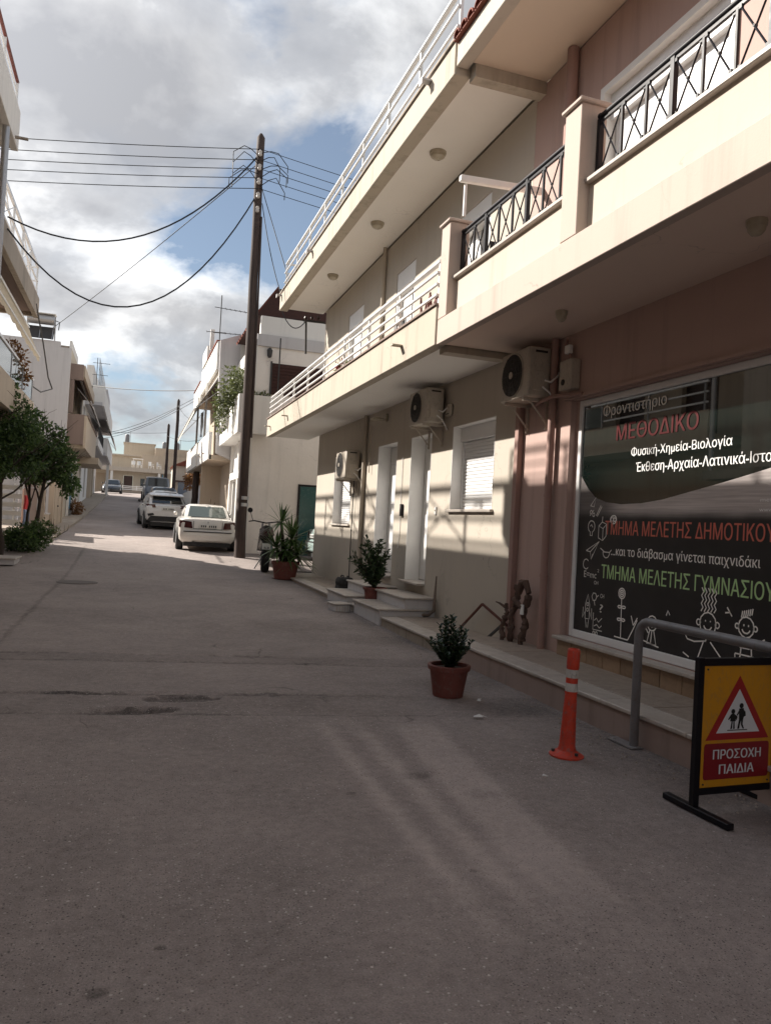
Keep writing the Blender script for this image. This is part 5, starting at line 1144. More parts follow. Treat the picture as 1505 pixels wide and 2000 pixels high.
def car(name, label, cat, loc, rz, S, G, paintm, glass='car_glass', wheels=((.75, .31), (3.45, .31)), rear=None, pitch=0.0, hw=.8, clad=False, group='cars parked along the street', plate=None, lamps=None, bump_z=None):
    """S body stations (y, halfwidth, zbottom, zmid, zshoulder, ztop); G greenhouse (y0 base rear, y1 roof rear, y2 roof front, y3 base front, zbase rear, zbase front, zroof, base halfwidth, roof halfwidth)"""
    t = thing(name, label, cat, group, loc, rz); t.rotation_euler = (pitch, 0, rz)
    body = B().loft([ring_body(*s) for s in S]).build('body', paintm, t, True, fix=True)
    y0, y1, y2, y3, zr, zf, zt, wb, wr = G
    def sec(y, zb, z, w1, w2): return [(w1, y, zb), (w1 * .985, y, zb + (z - zb) * .45), (w2 * 1.03, y, z - .06 * (z > zb + .1)), (w2 * .86, y, z - .008), (0, y, z + .012), (-w2 * .86, y, z - .008), (-w2 * 1.03, y, z - .06 * (z > zb + .1)), (-w1 * .985, y, zb + (z - zb) * .45), (-w1, y, zb)]
    roof = B().loft([sec(y0, zr - .05, zr - .02, wb * .93, wb * .9), sec(y1, zr - .05, zt - .03, wb, wr), sec((y1 + y2) / 2, zr - .05, zt, wb, wr), sec(y2, zf - .05, zt - .03, wb, wr), sec(y3, zf - .06, zf - .02, wb * .93, wb * .9)]).build('roof', paintm, t, True, fix=True)
    # glazing follows the cabin faces
    rq = [(-wb * .9, y0, zr), (wb * .9, y0, zr), (wr * .95, y1, zt - .035), (-wr * .95, y1, zt - .035)]
    pane(rq, .05, .95, .06, .93, .012).build('rear_window', glass, t, True)
    fq = [(wb * .9, y3, zf), (-wb * .9, y3, zf), (-wr * .95, y2, zt - .035), (wr * .95, y2, zt - .035)]
    pane(fq, .04, .96, .05, .93, .012).build('windscreen', 'car_glass', t, True)
    for s in (1, -1):
        ym = (y1 + y2) / 2 + .02
        for (ya, yb, yc, yd, nm) in ((y0 + .22, ym - .04, ym - .04, y1 + .08, 'side_window'), (ym + .04, y3 - .3, y2 - .05, ym + .04, 'side_window')):
            q = [(s * wb * .995, ya, zr + .02), (s * wb * .995, yb, (zr + zf) / 2 + .015), (s * wr * 1.035, yc, zt - .085), (s * wr * 1.035, yd, zt - .085)]
            if s < 0: q = [q[1], q[0], q[3], q[2]]
            pane(q, .03, .97, .05, .97, .012).build(nm, 'car_glass', t, True)
        mx = s * (hw + .09); B().box(min(s * (hw - .02), mx), max(s * (hw - .02), mx), y3 - .42, y3 - .30, zf + .02, zf + .15).build('mirror', 'cladding' if clad else paintm, t, True, bev=.03)
        B().box(s * hw - .012, s * hw + .012, y1 + .5, y1 + .7, zr - .13, zr - .10).build('door_handle', 'cladding' if clad else paintm, t)
    for (wy, r) in wheels:
        for s in (1, -1):
            B().disc((s * (hw - .055), wy, r + .015), 0, r * 1.17, .15, 24).build('wheel_arch', 'cladding', body)
            tw = B(); x = s * (hw - .075); tw.tube([(x - .11, wy, r), (x - .09, wy, r), (x + .09, wy, r), (x + .11, wy, r)], [r * .92, r, r, r * .92], 22); o = tw.build('wheel', 'rubber', t, True)
            xx = x + s * .112; B().disc((xx, wy, r), 0, r * .62, .012, 16).build('rim', 'steel', o)
    if rear: rear(t, body)
    return t
def decal(name, mat, parent, x0, x1, y, z0, z1, bev=.006): return B().box(x0, x1, y - .012, y + .012, z0, z1).build(name, mat, parent, bev=bev)
def sedan_rear(t, body):
    for s in (1, -1):
        b = B(); b.hexa([(s * .44, .075, .70), (s * .83, .15, .72), (s * .845, .30, .73), (s * .5, .2, .70)][::s], [(s * .48, .095, .90), (s * .80, .16, .93), (s * .83, .32, .93), (s * .5, .2, .90)][::s]); o = b.build('tail_lamp', 'lamp_red', t, fix=True); o.location = (s * .012, -.045, .01)
    B().box(-.72, .72, -.016, .02, .60, .628).build('bumper_strip', 'cladding', t)
    pl = decal('number_plate', 'plate', t, -.27, .27, .05, .73, .84); [B().box(-.21 + .06 * k, -.175 + .06 * k, .0355, .0375, .755, .815).build('plate_mark', 'plate_ink', pl) for k in range(8) if k != 3]
    B().disc((0, .06, .91), 1, .028, .014, 12).build('badge', 'steel', t); B().disc((-.42, .03, .27), 1, .045, .12, 12).build('exhaust', 'cladding', t)
    B().box(-.7, .7, .10, .6, .16, .28).build('underbody', 'cladding', t)
    for s in (1, -1): B().bar((s * .43, .07, .93), (s * .43, .062, .70), .012, .012).build('trunk_gap', 'cladding', t)
    B().bar((-.43, .062, .70), (.43, .062, .70), .012, .012).build('trunk_gap', 'cladding', t)
SED = [(0.0, .66, .36, .48, .56, .58), (.03, .77, .33, .48, .62, .64), (.075, .82, .30, .50, .66, .68), (.085, .80, .30, .52, .87, .90), (.13, .835, .28, .55, .95, .99), (.3, .855, .25, .56, .97, 1.02), (.7, .87, .22, .56, .97, 1.03), (1.5, .87, .20, .56, .95, 1.0), (2.9, .87, .20, .56, .93, .97), (3.5, .86, .21, .55, .87, .94), (4.1, .83, .24, .52, .76, .80), (4.38, .74, .28, .48, .60, .64), (4.46, .6, .34, .45, .52, .54)]
car('parked_sedan', 'white saloon car parked nearest, beside the tall wooden pole', 'car', (2.27, 23.95, gz(24.0) + .0), R_(-1.5), SED, (.58, 1.22, 2.35, 3.1, 1.015, .96, 1.41, .735, .60), 'car_white', 'rear_glass', ((.86, .31), (3.58, .31)), sedan_rear, R_(2.2), .87)
def suv_rear(t, body):
    for s in (1, -1):
        b = B(); b.hexa([(s * .50, .055, .93), (s * .86, .20, .88), (s * .885, .5, .92), (s * .5, .2, .93)][::s], [(s * .60, .13, 1.06), (s * .83, .24, 1.04), (s * .87, .5, 1.06), (s * .5, .22, 1.05)][::s]); o = b.build('tail_lamp', 'lamp_red', t, fix=True); o.location = (s * .012, -.045, .01)
    b = B(); b.hexa([(-.74, .62, 1.41), (.74, .62, 1.41), (.72, 1.1, 1.50), (-.72, 1.1, 1.50)], [(-.72, .60, 1.46), (.72, .60, 1.46), (.70, 1.1, 1.545), (-.70, 1.1, 1.545)]); b.build('spoiler', 'car_pearl', t, bev=.01)
    B().hexa([(-.86, -.012, .36), (.86, -.012, .36), (.86, .1, .28), (-.86, .1, .28)], [(-.70, -.012, .58), (.70, -.012, .58), (.70, .1, .58), (-.70, .1, .58)]).build('diffuser', 'cladding', t)
    for s in (1, -1): B().prism([(s * .84, .0, .66), (s * .60, -.02, .70), (s * .56, -.02, .62), (s * .80, .0, .56)], (0, .05, 0)).build('bumper_inlay', 'cladding', t)
    pl = decal('number_plate', 'plate', t, -.26, .26, .0, .84, .95); [B().box(-.20 + .056 * k, -.168 + .056 * k, -.0145, -.0125, .865, .925).build('plate_mark', 'plate_ink', pl) for k in range(8) if k != 3]
    for y0_, y1_ in ((.0, .4), (1.35, 2.9)): B().box(-.905, .905, max(y0_, .12), y1_, .20, .44).build('cladding', 'cladding', t, bev=.02)
    B().box(-.7, .7, .06, .8, .16, .32).build('underbody', 'cladding', t)
SUV = [(0.0, .70, .34, .52, .68, .74), (.03, .82, .32, .55, .80, .86), (.09, .87, .30, .58, .98, 1.02), (.25, .895, .27, .62, 1.05, 1.10), (.8, .90, .24, .66, 1.05, 1.12), (1.4, .88, .23, .62, 1.02, 1.08), (2.4, .88, .23, .62, 1.0, 1.05), (3.3, .90, .24, .64, .97, 1.03), (3.9, .87, .27, .6, .86, .94), (4.2, .78, .30, .55, .72, .78), (4.32, .62, .36, .5, .60, .64)]
car('parked_crossover', 'white crossover car with black lower trim behind the saloon', 'car', (1.52, 34.2, gz(34.3)), R_(4.5), SUV, (.28, 1.0, 2.35, 3.3, 1.09, 1.03, 1.55, .80, .64), 'car_pearl', 'car_glass', ((.86, .34), (3.48, .34)), suv_rear, R_(2.5), .90, True)
HAT = [(0.0, .66, .34, .5, .62, .66), (.05, .80, .30, .52, .86, .90), (.2, .84, .27, .56, .93, .97), (.9, .86, .24, .56, .93, .98), (2.6, .86, .24, .56, .90, .95), (3.3, .84, .25, .54, .82, .9), (3.8, .76, .28, .5, .66, .72), (3.92, .6, .34, .48, .56, .6)]
def small_rear(t, body):
    for s in (1, -1): B().box(s * .66 - .09, s * .66 + .09, .01, .1, .70, .88).build('tail_lamp', 'lamp_red', t, bev=.02)
    decal('number_plate', 'plate', t, -.25, .25, .03, .62, .72)
GH = (.12, .55, 2.1, 3.0, .96, .93, 1.44, .76, .62)
car('parked_hatchback', 'white hatchback with only its roof showing above the crossover', 'car', (1.75, 42.0, gz(42.2)), R_(2), HAT, GH, 'car_pearl', 'car_glass', ((.6, .3), (3.15, .3)), small_rear, R_(3), .85)
car('parked_hatchback', 'dark blue-grey hatchback between the white hatchback and the van', 'car', (1.9, 48.0, gz(48.3)), R_(2), HAT, GH, 'car_blue', 'car_glass', ((.6, .3), (3.15, .3)), small_rear, R_(3), .85)
VAN = [(0.0, .80, .36, .6, .95, 1.0), (.05, .88, .32, .62, 1.1, 1.14), (.4, .90, .28, .62, 1.15, 1.2), (2.9, .90, .28, .62, 1.12, 1.17), (3.7, .88, .3, .6, .98, 1.08), (4.2, .78, .34, .55, .78, .85), (4.3, .6, .4, .5, .6, .65)]
car('parked_van', 'grey-blue van parked farthest along the right side', 'van', (1.75, 58.0, gz(58.3)), R_(2), VAN, (.06, .22, 2.6, 3.5, 1.17, 1.12, 1.86, .84, .74), 'van_grey', 'car_glass', ((.8, .32), (3.5, .32)), small_rear, R_(3), .90)
car('parked_dark_car', 'black car facing the camera below the far left houses', 'car', (-1.78, 80.5, gz(78.5)), R_(180), SED, (.58, 1.22, 2.35, 3.1, 1.015, .96, 1.41, .735, .60), 'car_black', 'car_glass', ((.86, .31), (3.58, .31)), None, R_(-2.5), .87)
car('lane_car', 'pale green car parked in the side lane behind the beige corner', 'car', (5.15, 22.6, gz(22.5) + .0), R_(-90), SED, (.58, 1.22, 2.35, 3.1, 1.015, .96, 1.41, .735, .60), 'car_mint', 'car_glass', ((.86, .31), (3.58, .31)), sedan_rear, 0, .87)
def motorcycle():
    t = thing('motorcycle', 'black motorcycle parked half hidden behind the yucca', 'motorcycle', loc=(3.44, 20.25, gz(20.25) + .005), rz=R_(-8)); t.scale = (1.3, 1.1, 1.3)
    for y in (.0, 1.3):
        ring = [(0, y + .25 * math.cos(a), .30 + .25 * math.sin(a)) for a in [i * math.pi / 12 for i in range(25)]]; o = B().tube(ring, .085, 10, caps=False).build('wheel', 'rubber', t, True)
        B().disc((0, y, .30), 0, .09, .1, 12).build('hub', 'steel', o)
        for k in range(5): a = k * 1.256; B().tube([(0, y, .30), (0, y + .2 * math.cos(a), .30 + .2 * math.sin(a))], .012, 5).build('spoke', 'dark_grey', o)
    B().loft([[(x * w, y, z0 + h * zz) for x, zz in ((-1, .1), (-.8, .9), (0, 1), (.8, .9), (1, .1), (0, -.1))] for (y, w, z0, h) in ((-.28, .06, .82, .12), (-.1, .13, .72, .16), (.3, .15, .66, .16), (.6, .12, .64, .12))]).build('seat', 'rubber', t, True, fix=True)
    B().loft([[(x * w, y, z0 + h * zz) for x, zz in ((-1, .2), (-.8, .8), (0, 1), (.8, .8), (1, .2), (0, 0))] for (y, w, z0, h) in ((.1, .10, .35, .3), (.5, .17, .30, .5), (.9, .16, .45, .5), (1.1, .06, .7, .25))]).build('body', 'car_black', t, True, fix=True)
    B().loft([[(x * w, y, z0 + h * zz) for x, zz in ((-1, 0), (-.7, .9), (0, 1), (.7, .9), (1, 0), (0, -.2))] for (y, w, z0, h) in ((-.34, .07, .74, .10), (-.22, .15, .76, .16), (-.05, .16, .74, .14))]).build('tail_box', 'brown_door', t, True, fix=True)
    B().box(-.05, .05, -.37, -.34, .78, .83).build('tail_lamp', 'lamp_red', t)
    B().hexa([(-.085, -.38, .46), (.085, -.38, .46), (.085, -.365, .46), (-.085, -.365, .46)], [(-.085, -.36, .58), (.085, -.36, .58), (.085, -.345, .58), (-.085, -.345, .58)]).build('number_plate', 'plate', t)
    text('lettering', '53', 'plate_ink', t, (-.05, -.382, .475), .1, .04, ((1, 0, 0), (0, .164, .986)), bold=.02)
    B().prism([(-.07, -.30, .46), (.07, -.30, .46), (.07, -.1, .62), (-.07, -.1, .62)], (0, .01, .03)).build('mudguard', 'cladding', t)
    for s in (1, -1):
        B().tube([(s * .08, 1.3, .30), (s * .08, 1.05, .85), (s * .07, 1.0, .98)], .022, 6).build('fork', 'steel', t); B().tube([(0, 1.0, .98), (s * .25, .95, 1.02), (s * .36, .85, 1.0)], .014, 6).build('handlebar', 'black_metal', t)
        B().tube([(s * .28, .93, 1.02), (s * .34, .95, 1.2)], .007, 5).build('mirror_stem', 'black_metal', t); B().disc((s * .35, .95, 1.24), 1, .055, .02, 12).build('mirror', 'black_metal', t)
    B().tube([(.14, .5, .28), (.16, .1, .30), (.16, -.25, .38)], [.03, .045, .045], 8).build('exhaust', 'dark_grey', t, True)
    B().bar((-.05, .5, .3), (-.22, .45, .0), .02, .02).build('stand', 'dark_grey', t)
motorcycle()
# ------------------------------------------------------------------ left-hand side
def near_left():
    h = thing('near_left_building', 'cream building on the left edge with an overhanging white top balcony', 'building')
    holes = [(-8 + i * 3.4, -6.4 + i * 3.4, z0, z1) for i in range(6) for z0, z1 in ((.9, 3.0), (4.2, 6.5))]
    wallx(-3.6, -.3, -14, 14.3, .0, 8.3, holes).build('wall', 'cream', h)
    B().box(-12, -3.9, 14.0, 14.3, 0, 8.3).build('side_wall', 'cream', h); B().box(-12, -3.6, -14, 14.3, 8.301, 8.4).build('roof', 'concrete', h)
    for (a, b_, c, d_) in holes:
        o = B().box(-3.8, -3.76, a + .05, b_ - .05, c, d_ - .05).build('window', 'glass_dark', h); B().box(-3.82, -3.70, a + .001, a + .05, c, d_).build('frame', 'white_alu', o); B().box(-3.82, -3.70, b_ - .05, b_ - .001, c, d_).build('frame', 'white_alu', o)
    up = B().box(-3.599, -2.32, -14, 14.60, 7.74, 7.95).build('top_balcony_slab', 'white_wall', h); B().box(-2.319, -2.20, -14, 14.62, 7.72, 8.40).build('top_parapet', 'white_wall', up, bev=.008); B().box(-3.599, -2.32, 14.5, 14.62, 7.951, 8.39).build('top_parapet_end', 'white_wall', up)
    B().box(-2.199, -2.0, 14.2, 14.26, 7.78, 7.81).build('drain_spout', 'concrete', up)
    lo = B().box(-3.599, -2.42, -14, 11.2, 4.0, 4.2).build('lower_balcony_slab', 'tan_wall', h); B().box(-2.419, -2.30, -14, 11.22, 3.97, 4.5).build('lower_parapet', 'tan_wall', lo)
    B().tube([(-2.26, 13.72, 3.2), (-2.26, 13.72, 7.72)], .055, 10).build('drain_pipe', 'steel', h, True)
    B().box(-3.5, -2.2, 12.2, 13.9, 3.0, 3.2).build('entrance_canopy', 'concrete', h)
    r = thing('top_left_railing', 'white and maroon railing on the top-left balcony', 'railing')
    B().tube([(-2.26, -14, 8.86), (-2.26, 14.5, 8.86)], .03, 8).build('top_rail', 'terracotta', r, True)
    for z in (8.52, 8.68): B().tube([(-2.26, -14, z), (-2.26, 14.5, z)], .014, 6).build('rail', 'white_alu', r)
    for i in range(22): y = -13.9 + i * 1.352; B().box(-2.28, -2.24, y - .02, y + .02, 8.40, 8.84).build('post', 'white_alu', r)
    r = thing('lower_left_railing', 'white bar railing on the lower balcony mirrored in the shop window', 'railing')
    for z in (4.7, 4.95, 5.2): B().tube([(-2.36, -14, z), (-2.36, 11.1, z)], .022, 6).build('rail', 'white_alu', r)
    for i in range(18): y = -13.9 + i * 1.47; B().box(-2.38, -2.34, y - .02, y + .02, 4.50, 5.2).build('post', 'white_alu', r)
near_left()
awning('left_awning', 'cream scalloped awning mirrored in the shop window', 'awning', (-3.55, 6.5, 6.9), (-3.55, 11.0, 6.9), (-2.3, 6.5, 6.1), (-2.3, 11.0, 6.1), .22)
def second_left():
    h = thing('left_balcony_house', 'tan house on the left with stained concrete roof slab and glass-fronted balcony', 'house')
    wallx(-4.4, -.3, 14.6, 26.3, .0, 8.0, [(16, 17.4, 4.3, 6.6), (19, 20.4, 4.3, 6.6), (22.2, 24.6, 4.3, 6.6), (17, 18.5, 1.1, 2.6), (22.5, 24, .5, 2.7)]).build('wall', 'tan_wall', h)
    B().box(-12, -4.7, 26.0, 26.3, .0, 8.0).build('side_wall', 'tan_wall', h); B().box(-12, -4.7, 14.6, 14.9, 0, 8.0).build('side_wall', 'tan_wall', h)
    rf = B().box(-12, -3.35, 14.7, 27.2, 8.0, 8.2).build('roof', 'concrete', h); B().box(-3.349, -3.20, 14.7, 27.25, 7.72, 8.36).build('roof_edge', 'concrete', rf, bev=.01); B().box(-4.6, -3.35, 27.1, 27.25, 7.75, 7.999).build('roof_edge', 'concrete', rf)
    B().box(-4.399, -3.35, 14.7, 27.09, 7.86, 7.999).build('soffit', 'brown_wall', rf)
    bal = B().box(-4.399, -3.1, 14.7, 25.6, 4.0, 4.2).build('balcony_slab', 'tan_wall', h); B().box(-3.099, -2.98, 14.7, 25.62, 3.98, 4.75).build('balcony_parapet', 'tan_wall', bal)
    for (a, b_, c, d_) in ((16, 17.4, 4.3, 6.6), (19, 20.4, 4.3, 6.6), (22.2, 24.6, 4.3, 6.6), (17, 18.5, 1.1, 2.6), (22.5, 24, .5, 2.7)): B().box(-4.6, -4.55, a, b_, c, d_).build('door', 'brown_door', h)
    r = thing('roof_lattice_railing', 'white diamond-lattice railing along the left house roof', 'railing')
    B().box(-3.32, -3.25, 14.8, 27.15, 9.30, 9.38).build('top_rail', 'white_alu', r); B().box(-3.31, -3.26, 14.8, 27.15, 8.86, 8.90).build('rail', 'white_alu', r); B().box(-3.31, -3.26, 14.8, 27.15, 8.50, 8.54).build('rail', 'white_alu', r)
    for i in range(8):
        y = 14.9 + i * 1.74; B().box(-3.31, -3.26, y - .03, y + .03, 8.361, 9.30).build('post', 'white_alu', r)
        if i < 7 and i % 2 == 1:
            for a, c in ((8.54, 9.30), (9.30, 8.54)): B().bar((-3.285, y + .03, a), (-3.285, y + 1.71, c), .03, .03).build('lattice_bar', 'white_alu', r)
    for k in range(2): B().box(-4.5, -3.33, 27.05, 27.12, 8.86 + .44 * k, 8.90 + .44 * k).build('end_rail', 'white_alu', r)
    r = thing('balcony_glass_railing', 'glass balcony railing with pale handrail below the tan awning', 'railing')
    B().box(-3.07, -3.01, 14.8, 25.6, 5.42, 5.48).build('handrail', 'white_alu', r)
    for i in range(6): y = 14.9 + i * 2.1; B().box(-3.06, -3.02, y - .02, y + .02, 4.75, 5.42).build('post', 'steel', r)
    for i in range(2, 5): y = 14.9 + i * 2.1; B().box(-3.045, -3.035, y + .03, y + 2.07, 4.80, 5.38).build('glass_pane', 'rear_glass', r)
    for z in (4.95, 5.2): B().box(-3.06, -3.02, 14.8, 19.0, z - .02, z + .02).build('rail', 'white_alu', r)
second_left()
awning('tan_awning', 'tan scalloped awning under the left concrete roof slab', 'awning', (-3.6, 15.0, 7.55), (-3.6, 28.2, 7.6), (-3.2, 15.0, 6.55), (-3.2, 28.2, 6.65), .22)
balcony_plant('balcony_vine', 'dark reddish trailing plant over the left glass balcony', (-3.35, 22.3, 4.25), .16, [((.1, .3, 1.35), (.4, .9, .42), 380), ((.2, 1.2, 1.0), (.25, .7, .4), 240)], .13, 'leaf_rust', 33, .3, 'terracotta', .7)
def awning_hook():
    t = thing('awning_crank', 'bent dark steel rod hanging from the tan awning end', 'rod')
    B().tube([(-3.2, 26.5, 8.0), (-3.15, 28.5, 7.2), (-3.1, 30.2, 6.3), (-2.98, 30.6, 5.95), (-3.2, 29.2, 5.6), (-3.3, 26.0, 5.45)], .025, 6).build('rod', 'dark_grey', t, True)
awning_hook()
def tree(label, x, y, H, trunk_r, blobs, seed, lean=(0, 0), n=1.0):
    z0 = gz(y); t = thing('street_tree', label, 'tree', 'slender street trees on the left', (x, y, z0)); rnd = random.Random(seed); b = B(); tips = []
    h0 = H * .5; pts = []; rs = []
    for i in range(7): f = i / 6; pts.append((lean[0] * f + rnd.gauss(0, .02), lean[1] * f + rnd.gauss(0, .02), h0 * f - .05)); rs.append(trunk_r * (1.15 - .45 * f))
    b.tube(pts, rs, 9)
    for k in range(6): limb(b, Vector(pts[rnd.choice((4, 5, 6))]), (rnd.gauss(lean[0] * .3, .55), rnd.gauss(0, .55), 1), H * .33, trunk_r * .5, rnd, 2, tips)
    b.build('trunk', 'bark', t, True)
    foliage('crown', [(c, r, int(k * n)) for c, r, k in blobs], .115, 'leaf_tree', t, seed, .5, .45, 1.7); return t
tree('leafy street tree nearest the left edge with forked dark trunk', -3.05, 21.6, 4.4, .055, [((-.2, 0, 3.2), (.9, .9, 1.1), 3000), ((.35, .2, 2.7), (.7, .8, .7), 1700), ((-.4, -.3, 2.3), (.7, .8, .5), 1300), ((-.25, 0, 4.2), (.4, .5, .6), 700)], 41, (-.15, .1))
tree('leafy street tree leaning over the road on the left', -2.55, 23.4, 3.9, .06, [((.15, .0, 2.75), (.75, .85, .8), 2600), ((.55, .2, 2.35), (.55, .7, .55), 1500), ((.85, .1, 1.95), (.32, .5, .5), 620), ((-.3, .3, 3.3), (.6, .7, .6), 1300), ((-.35, .1, 2.2), (.5, .6, .45), 900)], 42, (.2, .1))
tree('thin dark-stemmed tree between the two leafy street trees', -2.85, 24.6, 3.6, .045, [((0, .2, 2.7), (.7, .7, .7), 1500), ((.3, 0, 2.1), (.5, .5, .4), 700)], 43, (.05, 0))
def bush(name, label, x, y, blobs, mat, seed, size=.1, gap=.34, group=None):
    t = thing(name, label, 'shrub', group, (x, y, gz(y))); rnd = random.Random(seed); st = B(); tips = []
    for i in range(6): limb(st, Vector((rnd.gauss(0, .08), rnd.gauss(0, .08), 0)), (rnd.gauss(0, .5), rnd.gauss(0, .5), 1), .4, .014, rnd, 1, tips)
    st.build('stem', 'bark', t); foliage('foliage', blobs, size, mat, t, seed, gap=gap, gscale=2.2); return t
bush('low_bush', 'dark low bush at the foot of the left street trees', -2.6, 22.6, [((0, 0, .36), (.55, .7, .42), 1500), ((.3, .3, .45), (.35, .45, .45), 700), ((-.3, -.1, .3), (.4, .6, .3), 600)], 'leaf_tree', 51)
bush('low_bush', 'brownish plant at the base of the far left wall', -2.55, 40.5, [((0, 0, .38), (.4, .6, .42), 500)], 'leaf_rust', 52, .12)
bush('wall_creeper', 'rust-coloured creeper above the white wall under the far balcony', 3.55, 44.5, [((0, 0, 2.25), (.9, .5, .4), 650), ((-.5, 0, 1.9), (.3, .4, .5), 200)], 'leaf_rust', 53, .16)
bush('weeds', 'tuft of weeds beside the left yard step', -2.35, 27.6, [((0, 0, .15), (.2, .3, .2), 150)], 'leaf_olive', 54, .08)
def yard():
    t = thing('bench_step', 'marble slab step at the left road edge', 'step', loc=(-2.85, 20.2, gz(20.2))); B().box(-.5, .35, -.5, .5, 0, .12).build('riser', 'grey_white', t); B().box(-.53, .39, -.54, .54, .121, .165).build('tread', 'marble', t, bev=.01); B().box(-.5, -.12, -.3, .5, .166, .45).build('block', 'grey_white', t, bev=.01)
    t = thing('slat_fence', 'white horizontal slat fence behind the left trees', 'fence')
    for i in range(6): B().box(-4.3, -3.25, 26.5, 26.53, .75 + i * .27, .89 + i * .27).build('slat', 'white_paint', t)
    for x in (-4.3, -3.5): B().box(x, x + .05, 26.531, 26.57, .5, 2.3).build('post', 'white_paint', t)
    t = thing('red_cloth', 'red and blue cloth hanging behind the left tree trunks', 'laundry')
    for i, (m, z0, z1) in enumerate((('cloth_red', 1.5, 1.95), ('cloth_blue', .95, 1.49))):
        b = B(); v = [(-3.24 + .035 * k + .015 * math.sin(j), 26.9 + .04 * math.sin(k * 1.7), z1 + (z0 - z1) * j / 4) for j in range(5) for k in range(6)]; b.add(v, [(j * 6 + k, j * 6 + k + 1, (j + 1) * 6 + k + 1, (j + 1) * 6 + k) for j in range(4) for k in range(5)]); b.build('cloth', m, t, True)
    B().tube([(-3.4, 26.95, .6), (-3.4, 26.95, 2.2), (-2.9, 26.95, 2.2)], .015, 6).build('stand', 'steel', t)
    t = thing('yard_wall', 'beige yard wall with framed niche and twisted ironwork', 'wall')
    B().box(-3.3, -3.1, 27.3, 29.2, .5, 2.4).build('wall', 'brown_wall', t); B().box(-3.08, -2.86, 29.2, 29.4, .6, 2.5).build('pillar', 'tan_wall', t); B().box(-2.9, -2.72, 30.9, 31.1, .6, 2.55).build('pillar', 'tan_wall', t)
    B().box(-3.02, -2.84, 29.41, 30.89, .6, 1.35).build('low_wall', 'tan_wall', t); B().box(-3.05, -2.80, 29.41, 30.89, 1.351, 1.40).build('coping', 'grey_white', t); B().box(-3.6, -3.5, 29.4, 31, .6, 2.2).build('back_wall', 'pink', t)
    for s in (0, 1): B().tube([(-2.93, 30.05 + .1 * math.sin(k * .9 + s * 3.1), 1.41 + k * .09) for k in range(10)], .02, 6).build('ironwork', 'brown_door', t, True)
    B().box(-3.0, -2.3, 27.8, 29.9, .45, gz(29) + .12).build('step', 'marble', t, bev=.01)
    t = thing('yard_gate', 'beige double metal gate in front of the white house', 'gate')
    for i, y in enumerate((31.15, 32.6)):
        lf = B().box(-2.76, -2.72, y, y + 1.4, gz(32) + .05, gz(32) + 2.15 + .12 * i).build('leaf', 'tan_wall', t)
        for k in range(5): B().box(-2.719, -2.70, y + .1 + k * .27, y + .28 + k * .27, gz(32) + .15, gz(32) + 1.95).build('panel', 'tan_wall', lf, bev=.006)
    B().box(-2.70, -2.66, 32.3, 32.5, 1.65, 1.70).build('latch', 'dark_grey', t); B().box(-2.85, -2.65, 34.01, 34.25, .8, 3.0).build('post', 'tan_wall', t); B().box(-2.8, -2.35, 31.2, 34, .55, gz(31.5) + .06).build('threshold', 'tan_wall', t)
yard()
